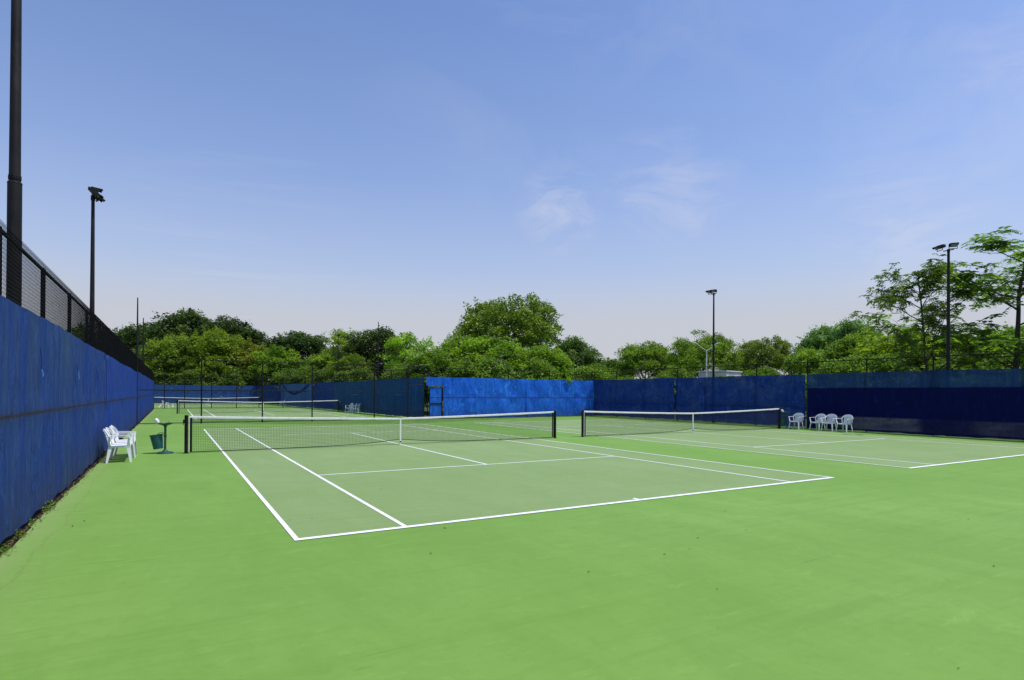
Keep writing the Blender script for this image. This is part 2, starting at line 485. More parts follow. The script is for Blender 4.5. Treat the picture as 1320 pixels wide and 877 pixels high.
make_net('smaller black net on the court just beyond the first see-through divider fence', 0, 34.8, far=True)
make_net('farthest and smallest net, low in front of the back blue wall', -2.6, 68.5, far=True)

# ------------------------------------------------------------------ fences
def chain(name, A, B, z0, z1, parent, step=.05, r=.0017, seg=.025):
    """chain link: zigzag wires between A and B (xy)"""
    A = np.array(A, float); B = np.array(B, float); L = np.linalg.norm(B - A); d = (B - A) / L; nrm = np.array([-d[1], d[0]])
    n = int(L / step); m = int((z1 - z0) / seg)
    u0 = np.arange(n) * step
    I, K = np.meshgrid(np.arange(n), np.arange(m), indexing='ij')
    def pt(K):
        u = u0[I] + np.where((K % 2) == 0, 0, step) ; z = z0 + K * seg
        off = np.where((K % 2) == 0, -.003, .003)
        return np.stack([A[0] + d[0] * u + nrm[0] * off, A[1] + d[1] * u + nrm[1] * off, z], -1).reshape(-1, 3)
    V, F = tube_arrays(pt(K), pt(K + 1), r, 3)
    return mesh_np(name, V, F, M['wire'], parent)

def posts(A, B, ts, h, parent, r=.035, z0=0., off=0.):
    A = Vector((*A, 0)); B = Vector((*B, 0)); L = (B - A).length; d = (B - A) / L; nrm = Vector((-d.y, d.x, 0))
    for t in ts:
        p = A + d * t + nrm * off
        b = MB(); b.tube([p + Vector((0, 0, z0)), p + Vector((0, 0, h))], r, 10)
        b.lathe([(r * 1.15, h - .05), (r * 1.15, h), (r * .8, h + .03), (.001, h + .045)], (p.x, p.y, 0), 10)
        b.build('post', M['dark_metal'], parent, smooth=True)

def rail(A, B, z, parent, r=.021, name='rail', mat=None, off=0., sag=0.):
    A = Vector((*A, z)); B = Vector((*B, z)); L = (B - A).length; d = (B - A) / L; nrm = Vector((-d.y, d.x, 0)) * off
    b = MB(); n = max(1, int(L / 2.5))
    b.tube([A + nrm + d * L * i / n + Vector((0, 0, sag * math.sin(i * 2.7))) for i in range(n + 1)], r, 8)
    return b.build(name, mat or M['dark_metal'], parent, smooth=True)

def screen(A, B, z0, z1, mat, parent, off, amp=.03, seed=0, name='windscreen', seam=None, du=.09, dz=.14, topwave=.012, botwave=.02, loose=0.):
    A = np.array(A, float); B = np.array(B, float); L = np.linalg.norm(B - A); d = (B - A) / L; nrm = np.array([-d[1], d[0]])
    r_ = np.random.default_rng(seed)
    nu = max(4, int(L / du)); nz = max(4, int((z1 - z0) / dz))
    U, Z = np.meshgrid(np.linspace(0, L, nu + 1), np.linspace(0, 1, nz + 1), indexing='ij')
    D = np.zeros_like(U)
    for k in range(9):
        f = r_.uniform(.5, 5.5); ph = r_.uniform(0, 6.28); lean = r_.uniform(-1.4, 1.4)
        D += np.sin(U * f + ph + lean * Z * 2) * (.5 + .5 * np.sin(U * r_.uniform(.15, .5) + r_.uniform(0, 6))) / (1 + .35 * f)
    # drape: free between rails, held at the top and at the seam
    hold = np.sin(np.pi * np.clip(Z, 0, 1)) ** .5 * .8 + .2
    if seam is not None:
        zs = (seam - z0) / (z1 - z0); hold *= np.clip(np.abs(Z - zs) * 9, .10, 1)
    D = D * amp * .6 * hold + loose * (1 - Z) ** 2
    if seam is not None:
        D += .022 * np.exp(-((Z - (seam - z0) / (z1 - z0)) / .018) ** 2)
    top = z1 - topwave * (1 - np.cos(U * 2 * np.pi / 1.22)) * .5 - topwave * 1.2 * np.sin(U * .7 + seed)
    bot = z0 + botwave * (np.sin(U * 1.9 + seed) * np.sin(U * 5.3) + .6 * np.sin(U * .8))
    Zw = bot + (top - bot) * Z
    V = np.stack([A[0] + d[0] * U + nrm[0] * (off + D), A[1] + d[1] * U + nrm[1] * (off + D), Zw], -1).reshape(-1, 3)
    i, j = np.meshgrid(np.arange(nu), np.arange(nz), indexing='ij'); k = i * (nz + 1) + j
    F = np.stack([k, k + nz + 1, k + nz + 2, k + 1], -1).reshape(-1, 4)
    return mesh_np(name, V, F, mat, parent, smooth=True)

# --- left fence (x = -8.45)
fl = thing('fence', 'tall dark chain-link fence with faded blue windscreen running along the left side', 'fence', (0, 0, 0))
XL = -8.46
ys = [-7.93 + 2.62 * k for k in range(-5, 23)]
posts((XL, -22), (XL, 50), [y + 22 for y in ys], 3.60, fl, r=.030)
rail((XL, -22), (XL, 50), 3.60, fl, r=.024)
rail((XL, -22), (XL, 50), 1.47, fl, r=.021, name='mid_rail')
chain('chain_link', (XL + .045, -22), (XL + .045, 20), 2.65, 3.68, fl, r=.0033)
chain('chain_link', (XL + .045, 20), (XL + .045, 50), 2.65, 3.68, fl, r=.0055, step=.1, seg=.05)
for k, (a, c, mt) in enumerate([(-22, -13.2, 'scr_left'), (-13.2, .36, 'scr_left'), (.44, 17.50, 'scr_left2'), (17.62, 33.6, 'scr_left2'), (33.65, 50, 'scr_left2')]):
    screen((XL, c), (XL, a), 0.06, 2.84 - .015 * (k % 3), M[mt], fl, .085, .035, 11 + k, seam=1.47, botwave=.03)
# tears, slits and lifted flaps in the fabric, each lies just in front of it
def slit(parent, x, y, z, h, w, mat, nx=1, name='tear'):
    b = MB(); n = 6; V = []; F = []
    for i in range(n + 1):
        t = i / n; ww = w * math.sin(math.pi * min(1, t * .9 + .05)) ** .7
        yy = y + .04 * math.sin(t * 5) ; zz = z + h * (t - .5)
        V += [(x, yy - ww / 2, zz), (x + nx * .004, yy + ww / 2, zz)]
    for i in range(n): F.append((2 * i, 2 * i + 1, 2 * i + 3, 2 * i + 2))
    b.add(V, F); return b.build(name, mat, parent)
M['hole'] = simple('torn_hole', (.008, .010, .02), .9, 0, .2, 3, .1)
M['bluepatch'] = simple('pale_blue_repair', (.05, .20, .55), .6, 0, .1, 3, .2)
for (y, z, h, w) in [(-5.35, 2.20, .16, .06), (-1.85, 2.14, .26, .06), (.40, 1.95, 1.4, .10), (3.81, 2.14, .2, .07), (9.25, 2.3, .16, .08), (-8.9, 2.22, .30, .03)]:
    slit(fl, XL + .13, y, z, h, w, M['hole'])
for (y, z, h, w) in [(-5.15, 2.08, .18, .10), (-8.8, 2.02, .10, .08), (.6, 2.72, .1, .12)]:
    slit(fl, XL + .135, y, z, h, w, M['bluepatch'], name='repair_patch')

# --- right fence (x = 22.2): windscreen on the court side
fr = thing('fence', 'long shaded fence with dark navy windscreen along the right side of the courts', 'fence')
XR = 22.25
posts((XR, 17.6), (XR, -22), [17.6 - y for y in (17.55, 14.9, 11.8, 8.75, 5.75, 2.7, -.4, -3.45, -6.3, -9.5, -12.6, -15.7, -18.8)], 3.52, fr, r=.033)
rail((XR, 17.6), (XR, -22), 3.50, fr, r=.021)
rail((XR, 17.6), (XR, -22), 1.30, fr, name='mid_rail')
chain('chain_link', (XR - .03, 17.6), (XR - .03, -22), 2.65, 3.54, fr, step=.07, seg=.035, r=.0019)
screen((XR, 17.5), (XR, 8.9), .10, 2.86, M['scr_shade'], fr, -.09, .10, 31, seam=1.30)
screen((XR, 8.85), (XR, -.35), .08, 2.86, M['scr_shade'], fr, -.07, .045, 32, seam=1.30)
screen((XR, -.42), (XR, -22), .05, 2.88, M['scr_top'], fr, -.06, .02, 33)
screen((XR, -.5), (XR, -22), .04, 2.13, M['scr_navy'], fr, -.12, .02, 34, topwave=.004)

# --- end wall of the right-hand court (y = 17.6), bright sunlit screen with gate
fb = thing('fence', 'bright sunlit blue windscreen fence behind the right-hand court, with a gate opening', 'fence')
YB = 17.66
posts((8.05, YB), (22.2, YB), [x - 8.05 for x in (8.12, 9.18, 10.9, 14.4, 18.0, 22.05)], 3.50, fb, r=.032)
rail((8.05, YB), (22.2, YB), 3.47, fb)
rail((9.18, YB), (22.2, YB), 1.47, fb, name='mid_rail')
chain('chain_link', (8.05, YB - .03), (22.2, YB - .03), 2.65, 3.5, fb, step=.07, seg=.035, r=.0019)
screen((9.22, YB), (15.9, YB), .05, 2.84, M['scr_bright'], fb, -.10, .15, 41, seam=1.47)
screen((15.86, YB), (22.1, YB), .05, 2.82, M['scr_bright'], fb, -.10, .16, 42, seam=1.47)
screen((8.02, YB), (9.22, YB), 2.24, 2.85, M['scr_bright'], fb, -.06, .02, 43, name='windscreen')
for (x, z) in ((9.35, 2.3), (12.1, 2.25), (14.9, 2.25), (17.8, 2.25), (20.5, 2.22)):
    b = MB(); b.box((x, YB - .155, z), (.16, .01, .07)); b.build('repair_patch', M['bluepatch'], fb)
# gate leaf
g = thing('gate', 'dark framed gate with blue fabric panel at the left end of the bright blue wall', 'gate', (8.22, YB - .10, 0))
b = MB()
for x in (0, .92): b.tube([(x, 0, .06), (x, 0, 2.2)], .027, 8)
for z in (.08, 2.18): b.tube([(0, 0, z), (.92, 0, z)], .027, 8)
b.build('frame', M['dark_metal'], g, smooth=True)
for z in (1.0, 1.08):
    b = MB(); b.tube([(0, 0, z), (.92, 0, z)], .02, 8); b.build('cross_bar', M['dark_metal'], g, smooth=True)
screen((.03, .02), (.89, .02), .1, 2.15, M['scr_bright'], g, .0, .01, 44, name='panel')
b = MB(); b.box((.86, -.05, 1.1), (.06, .03, .14)); b.tube([(.86, -.05, 1.12), (.86, -.12, 1.12), (.78, -.12, 1.12)], .009, 6); b.build('latch', M['dark_metal'], g)

# --- see-through divider between the first and second court
def divider(label, A, B, ts, h, zm, low=.06, step=.07, r=.0017):
    f = thing('fence', label, 'fence')
    posts(A, B, ts, h, f, r=.038)
    rail(A, B, h - .04, f, r=.02); rail(A, B, zm, f, r=.02, name='mid_rail'); rail(A, B, low, f, r=.016, name='bottom_rail')
    chain('chain_link', A, B, .05, h - .02, f, step=step, seg=step / 2, r=r)
    return f
d1 = divider('see-through dark chain-link divider fence right behind the nearest court', (-8.4, 17.6), (6.75, 17.6), [.02, 3.05, 6.2, 9.0, 12.85, 15.12], 3.58, 1.85)
rail((6.75, 17.6), (8.05, 17.6), 2.30, d1, name='gateway_lintel', r=.02)
rail((6.75, 17.6), (8.05, 17.6), 3.54, d1, r=.02)
d2 = divider('far see-through chain-link divider fence between the two distant courts', (-8.4, 50.4), (6.5, 50.4), [.02, .95, 2.75, 5.25, 7.65, 9.9, 12.4, 14.85], 3.5, 1.85, step=.12, r=.0022)

# --- narrow side wall beyond, seen in shade
fn = thing('fence', 'dark teal-blue windscreen fence running away behind the gate along the distant courts', 'fence')
NA, NB = (8.02, 17.85), (5.0, 83.0)
Ln = math.hypot(NA[0] - NB[0], NA[1] - NB[1])
def on(t): return (NA[0] + (NB[0] - NA[0]) * t / Ln, NA[1] + (NB[1] - NA[1]) * t / Ln)
posts(NA, NB, [.3 + 3.05 * k for k in range(22)], 3.5, fn, r=.032, off=-.05)
rail(NA, NB, 3.47, fn, off=-.05)
chain('chain_link', on(0), on(Ln), 2.6, 3.5, fn, step=.12, seg=.06, r=.0024)
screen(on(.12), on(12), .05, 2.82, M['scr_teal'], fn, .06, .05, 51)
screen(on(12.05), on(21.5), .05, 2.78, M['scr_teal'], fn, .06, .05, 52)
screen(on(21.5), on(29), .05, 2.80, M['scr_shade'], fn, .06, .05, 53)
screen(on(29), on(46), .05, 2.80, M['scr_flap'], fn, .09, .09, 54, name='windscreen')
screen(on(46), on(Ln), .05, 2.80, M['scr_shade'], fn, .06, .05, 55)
# fold of loose fabric on the paler panel
b = MB()
for q in (((30.5, 2.75), (34, 1.95), (38, 1.55), (41.5, 1.9), (45, 2.7)),):
    pts = [(on(u)[0] - .16, on(u)[1], z) for u, z in q]
    b.flat(pts, [.10, .22, .28, .20, .08], .05, (0, 0, 1))
b.build('fabric_fold', M['scr_shade'], fn)
b = MB(); b.box((on(4.5)[0] - .14, on(4.5)[1], 1.62), (.02, 1.3, .03)); b.box((on(14.5)[0] - .14, on(14.5)[1], 1.58), (.02, 1.8, .04)); b.build('pale_strap', M['bluepatch'], fn)

# --- back wall
fk = thing('fence', 'farthest low blue windscreen fence closing off the distant courts', 'fence')
posts((-12.5, 83.1), (5.05, 83.1), [.1 + 2.9 * k for k in range(7)], 3.5, fk)
rail((-12.5, 83.1), (5.05, 83.1), 3.47, fk)
chain('chain_link', (-12.5, 83.05), (5.05, 83.05), 2.6, 3.5, fk, step=.12, seg=.06, r=.0024)
screen((-12.5, 83.1), (-3.5, 83.1), .05, 2.8, M['scr_far'], fk, -.08, .05, 61, seam=1.5)
screen((-3.5, 83.1), (5.0, 83.1), .05, 2.78, M['scr_far'], fk, -.08, .05, 62, seam=1.5)

# ------------------------------------------------------------------ floodlight poles
def flood_head(parent, c, yaw, pitch, sc=.58):
    rot = (Matrix.Rotation(yaw, 3, 'Z') @ Matrix.Rotation(pitch, 3, 'Y')) * sc
    c = Vector(c)
    h = MB(); h.box(c, (.42, .46, .26), rot)
    h.box(c + rot @ Vector((-.29, 0, 0)), (.18, .26, .20), rot)
    # cooling ribs
    for k in range(4): h.box(c + rot @ Vector((-.14 + .07 * k, 0, .14)), (.015, .40, .035), rot)
    H = h.build('floodlight', M['pole'], parent, bevel=.02)
    l = MB(); l.box(c + rot @ Vector((.214, 0, -.01)), (.012, .40, .21), rot); l.build('lens', M['lens'], H)
    v = MB(); v.box(c + rot @ Vector((.33, 0, .125)), (.26, .48, .012), rot); v.box(c + rot @ Vector((.30, .236, .05)), (.18, .012, .15), rot); v.box(c + rot @ Vector((.30, -.236, .05)), (.18, .012, .15), rot)
    v.build('visor', M['pole'], H)
    y = MB(); y.tube([c + rot @ Vector((0, -.26, 0)), c + rot @ Vector((0, -.27, 0)) + Vector((0, 0, -.26 * sc)), c + rot @ Vector((0, .27, 0)) + Vector((0, 0, -.26 * sc)), c + rot @ Vector((0, .26, 0))], .017, 6)
    y.build('yoke', M['pole'], H)

def light_pole(label, x, y, h, heads, rb=.10, rt=.055, joint=None, group='floodlight poles round the courts', sc=.58):
    t = thing('light_pole', label, 'light pole', (x, y, 0), 0, group)
    b = MB()
    if joint:
        b.tube([(0, 0, 0), (0, 0, joint)], [rb, rb * .93], 12); b.tube([(0, 0, joint - .001), (0, 0, joint + .02)], [rb * .97, rb * .93], 12)
        b.tube([(0, 0, joint), (0, 0, h)], [rb * .76, rt], 12)
    else:
        b.tube([(0, 0, 0), (0, 0, h * .5), (0, 0, h)], [rb, (rb + rt) / 2, rt], 12)
    b.build('pole', M['pole'], t, smooth=True)
    if joint:
        c = MB()
        for z in (joint + .05,): c.lathe([(rb * .80, z), (rb * .84, z + .02), (rb * .84, z + .06), (rb * .80, z + .08)], n=12)
        c.build('collar', M['dark_metal'], t)
    if heads:
        a = MB(); a.tube([(0, -.2, h - .02), (0, .2, h - .02)], .022, 8); a.tube([(0, 0, h - .12), (0, 0, h + .03)], .06, 8)
        a.build('crossarm', M['pole'], t, smooth=True)
        for (c, yaw, pitch) in heads: flood_head(t, (c[0], c[1], h + c[2]), yaw, pitch, sc)
    return t
light_pole('thick dark pole at the left edge, running up out of the picture', -8.9, -7.4, 9.4, [((.15, -.17, .18), 0, .5), ((.15, .17, .18), 0, .5)], .100, .060, joint=5.0)
light_pole('dark pole with a cluster of black floodlights above the left fence', -8.9, 2.8, 7.75, [((.08, -.12, .06), -.1, .60), ((.10, .12, .04), .3, .7), ((.04, .02, .22), .0, .12)], .085, .045, sc=.44)
for k, (x, y, lb) in enumerate([(-8.85, 28.3, 'taller of two thin bare poles standing beyond the left fence'), (-8.98, 41.1, 'shorter of two thin bare poles beyond the left fence'), (9.35, 32.6, 'thin bare pole rising above the dark trees behind the teal fence')]):
    light_pole(lb, x, y, 8.2, [], .10, .035)
light_pole('dark floodlight pole with pale-topped lamp behind the middle of the right fence', 22.55, 6.05, 8.1, [((-.16, -.16, .12), math.pi + .15, .10), ((-.14, .17, .12), math.pi - .2, .08)], .085, .045)
light_pole('dark floodlight pole with two tilted lamps in front of the airy trees', 22.55, -6.75, 8.15, [((-.22, .24, .14), math.pi - .5, .30), ((-.06, -.20, .16), math.pi + .7, .12)], .095, .05)
light_pole('small distant lamp post with a single lamp above the pale green trees', 10.7, 53.0, 8.6, [((0, 0, .18), math.pi, .25)], .07, .05, group=None)

# white twin-arm street lamp far behind the right fence
sl = thing('street_lamp', 'slim white street lamp with two upswept arms beyond the right fence', 'street lamp', (37.5, 19.75, 0), -.5)
sl.scale = (.50, .50, .64)
b = MB(); b.tube([(0, 0, 0), (0, 0, 9.4)], [.15, .10], 10); b.build('pole', M['white_paint'], sl, smooth=True)
for s in (-1, 1):
    b = MB(); b.tube([(0, 0, 9.3), (s * .9, 0, 9.75), (s * 1.9, 0, 10.35)], [.045, .04, .035], 8); a = b.build('arm', M['white_paint'], sl, smooth=True)
    b = MB(); b.tube([(s * 1.8, 0, 10.33), (s * 2.1, 0, 10.45), (s * 2.6, 0, 10.5)], [.04, .09, .03], 8); b.build('lamp_head', M['white_paint'], a, smooth=True)

# ------------------------------------------------------------------ chairs
def make_chair(label):
    """white moulded plastic armchair, faces +x"""
    t = thing('plastic_chair', label, 'chair', (0, 0, 0))
    m = M['chair']
    # seat
    V = []; F = []; nx, ny = 8, 8
    for top in (1, 0):
        for i in range(nx + 1):
            for j in range(ny + 1):
                u = i / nx; v = j / ny * 2 - 1
                x = -.21 + .43 * u; hw = .205 + .035 * u
                z = .425 - .022 * (1 - u) - .012 * (1 - v * v) - (.02 * max(0, u - .85) / .15) - (0 if top else .018)
                V.append((x, v * hw, z))
    k = (nx + 1) * (ny + 1)
    for i in range(nx):
        for j in range(ny):
            a = i * (ny + 1) + j; F.append((a, a + ny + 1, a + ny + 2, a + 1)); F.append((k + a + 1, k + a + ny + 2, k + a + ny + 1, k + a))
    for i in range(nx):
        a = i * (ny + 1); F.append((a, k + a, k + a + ny + 1, a + ny + 1)); a += ny; F.append((a + ny + 1, k + a + ny + 1, k + a, a))
    for j in range(ny):
        a = j; F.append((a + 1, k + a + 1, k + a, a)); a = nx * (ny + 1) + j; F.append((a, k + a, k + a + 1, a + 1))
    MB().add(V, F).build('seat', m, t, smooth=True)
    b = MB(); b.flat([(.20, -.23, .40), (.21, 0, .395), (.20, .23, .40)], .05, .012, (0, 0, 1))
    for s in (-1, 1): b.flat([(-.20, s * .212, .395), (.19, s * .235, .40)], .05, .012, (0, 0, 1))
    b.build('apron', m, t)
    # legs: L-profile, splayed
    for sx, sy in ((1, 1), (1, -1), (-1, 1), (-1, -1)):
        b = MB()
        tx = .175 if sx > 0 else -.19; fx = .235 if sx > 0 else -.265
        ty = .225 * sy if sx > 0 else .205 * sy; fy = (.265 if sx > 0 else .245) * sy
        b.flat([(tx, ty, .425), (fx, fy, 0)], [.085, .042], .010, (1, 0, 0))
        b.flat([(tx + sx * .038, ty - sy * .015, .425), (fx + sx * .018, fy - sy * .012, 0.001)], [.04, .028], .009, (0, 1, 0))
        b.build('leg', m, t)
    # back: arched rim with slats
    bk = MB()
    def backpt(a, r=1.0):     # a 0..pi, arch
        y = math.cos(a) * .255 * r; q = math.sin(a)
        z = .43 + (.30 * min(1, 1) + .10 * q) if False else 0
        return y
    rim = []
    for i in range(15):
        a = math.pi * i / 14; y = .262 * math.cos(a); hz = .60 + .215 * math.sin(a) ** .8
        x = -.20 - (hz - .42) * .34 + .05 * (y / .26) ** 2
        rim.append((x, y, hz))
    full = [(-.205, .215, .42), (-.225, .245, .50)] + rim + [(-.225, -.245, .50), (-.205, -.215, .42)]
    bk.flat(full, [.05] * len(full), .014, (1, 0, .3))
    bk.flat(full, [.055] * len(full), .010, (-.3, 0, 1))
    # slats
    for k in range(7):
        y = -.165 + .055 * k; zt = .60 + .215 * math.sqrt(max(0, 1 - (y / .262) ** 2)) - .02
        x0 = -.205; xt = -.20 - (zt - .42) * .34 + .05 * (y / .26) ** 2
        xm = -.20 - (.55 - .42) * .34 - .012
        bk.flat([(x0, y * .9, .405), (xm, y, .55), (xt, y * 1.05, zt)], [.033, .036, .036], .008, (0, 1, 0))
    # solid shoulder panel
    bk.flat([(-.20 - (.74 - .42) * .34, -.20, .735), (-.20 - (.76 - .42) * .34 - .01, 0, .755), (-.20 - (.74 - .42) * .34, .20, .735)], [.07, .10, .07], .009, (0, 0, 1))
    bk.build('backrest', m, t)
    for s in (-1, 1):
        b = MB()
        b.flat([(-.285, s * .262, .655), (-.16, s * .285, .645), (.04, s * .290, .640), (.17, s * .285, .635), (.205, s * .275, .61)], [.04, .05, .058, .058, .05], .014, (0, 1, 0))
        b.flat([(.195, s * .280, .63), (.185, s * .262, .52), (.18, s * .235, .41)], [.055, .05, .07], .012, (1, 0, 0))
        b.build('armrest', m, t)
    return t
chair0 = make_chair('white plastic armchair nearest the viewer in the row against the left fence')
freeze(chair0)
used = [False]
def place_chair(x, y, rz, label, group, z=0., tilt=0.):
    o = chair0 if not used[0] else copy_tree(chair0); used[0] = True
    o.location = (x, y, z); o.rotation_euler = (0, tilt, rz)
    relabel(o, label, group); return o
G1 = 'white chairs in a row against the left fence'
place_chair(-7.88, -1.55, .04, 'white plastic armchair nearest the viewer in the row against the left fence', G1)
place_chair(-7.88, -.98, -.06, 'second white plastic chair from the viewer in the row against the left fence', G1)
place_chair(-7.85, -.40, .02, 'third white plastic chair from the viewer in the row against the left fence', G1)
place_chair(-7.86, .17, -.03, 'white plastic chair farthest from the viewer in the row against the left fence', G1)
G2 = 'white chairs in shade against the right fence'
place_chair(21.08, -.55, math.pi + .10, 'leftmost of four white plastic chairs by the right fence', G2)
place_chair(21.05, -1.72, math.pi - .06, 'white plastic chair by the right fence, left one of the close pair', G2)
place_chair(21.10, -2.28, math.pi + .14, 'white plastic chair by the right fence, right one of the close pair', G2)
place_chair(21.02, -3.08, math.pi - .04, 'rightmost of four white plastic chairs by the right fence, standing a little apart', G2)
G3 = 'distant white chairs by the teal fence'
place_chair(6.75, 32.6, math.pi + .3, 'distant white chair by the teal fence, left end of the huddled trio', G3)
place_chair(6.80, 31.5, math.pi - .1, 'distant white chair by the teal fence, middle of the huddled trio', G3)
place_chair(6.85, 30.6, math.pi - .6, 'distant white chair by the teal fence, right end of the huddled trio', G3)
place_chair(5.35, 50.0 + 9.5, 2.6, 'lone tiny white chair in front of the paler blue panel far away', None)
place_chair(-7.35, 52.2, .3, 'lone tiny white chair behind the far divider beside its open corner', None)

# ------------------------------------------------------------------ bin stands (tray on a pole with a hanging bucket)
def make_stand(label):
    t = thing('bin_stand', label, 'bin stand', group='green stands with hanging buckets by the net posts')
    b = MB(); b.lathe([(.001, .045), (.06, .06), (.16, .05), (.215, .03), (.225, .0)], n=28); b.lathe([(.10, .055), (.07, .075), (.038, .11)], n=20)
    b.build('base', M['green_plastic'], t, smooth=True)
    b = MB(); b.tube([(0, 0, .06), (0, 0, .82)], .030, 12); b.box((0, 0, .50), (.06, .05, .05)); b.build('pole', M['green_plastic'], t, smooth=True)
    b = MB(); b.lathe([(.033, .74), (.045, .79), (.12, .82), (.185, .845), (.195, .872), (.188, .872), (.175, .852), (.11, .835), (.001, .83)], n=28)
    b.tube([(.0, .185, .868), (.0, .195, .89)], .012, 6)
    b.build('tray', M['green_plastic'], t, smooth=True)
    c = Vector((-.175, -.03, .13)); rot = Matrix.Rotation(R(-9), 3, 'Y')
    b = MB(); b.lathe([(.001, 0), (.118, 0), (.122, .01), (.160, .40), (.152, .40), (.113, .012), (.001, .012)], c, 28, rot)
    bk = b.build('bucket', M['teal_plastic'], t, smooth=True)
    b = MB(); b.lathe([(.153, .385), (.172, .385), (.175, .40), (.170, .415), (.153, .412)], c, 28, rot); b.build('rim', M['green_plastic'], bk, smooth=True)
    b = MB(); b.tube([(-.02, 0, .56), (-.09, -.02, .61), (-.16, -.03, .58), (-.24, -.03, .52)], .007, 6); b.build('hanger', M['dark_metal'], bk)
    b = MB(); rot2 = Matrix.Rotation(R(-38), 3, 'Y')
    b.lathe([(.001, -.02), (.035, -.01), (.050, .04), (.056, .10), (.045, .135), (.001, .15)], (-.185, -.02, .875), 16, rot2)
    b.build('cup_dispenser', M['band'], t, smooth=True)
    return t
st = make_stand('green bin stand with teal bucket, tray and white cup beside the nearest net post')
freeze(st)
st.location = (-6.92, .25, 0); st.rotation_euler = (0, 0, -.5)
s2 = copy_tree(st); s2.location = (21.15, .02, 0); s2.rotation_euler = (0, 0, -.9); relabel(s2, 'green bin stand with teal bucket in the shade left of the four chairs')
s3 = copy_tree(st); s3.location = (6.85, 35.6, 0); s3.rotation_euler = (0, 0, -.6); relabel(s3, 'tiny distant green bin stand beside the net beyond the divider')

# ------------------------------------------------------------------ foliage
def leaves(C, size, rs, droop=.0, asp=.62, up=.35):
    """bent leaf quads (two triangles folded into one diamond) at C"""
    n = len(C)
    nrm = rs.normal(size=(n, 3)); nrm[:, 2] = np.abs(nrm[:, 2]) + up; nrm /= np.linalg.norm(nrm, axis=1, keepdims=True)
    t = rs.normal(size=(n, 3)); t[:, 2] -= droop; t -= nrm * (t * nrm).sum(1, keepdims=True); t /= np.linalg.norm(t, axis=1, keepdims=True)
    w = np.cross(nrm, t)
    s = (size * rs.uniform(.6, 1.35, n))[:, None]
    V = np.stack([C - t * s * .5, C + w * s * asp * .5 + t * s * .05, C + t * s * .5 - nrm * s * .12, C - w * s * asp * .5 + t * s * .05], 1)
    F = np.arange(4 * n).reshape(n, 4)
    return V.reshape(-1, 3), F

def limb_path(p0, p1, rs, k=4, wob=.12, arch=.15):
    L = np.linalg.norm(p1 - p0); P = []
    for i in range(k + 1):
        t = i / k; q = p0 + (p1 - p0) * t
        q = q + rs.normal(size=3) * L * wob * .35 * math.sin(math.pi * t); q[2] += arch * L * math.sin(math.pi * t)
        P.append(q)
    return P

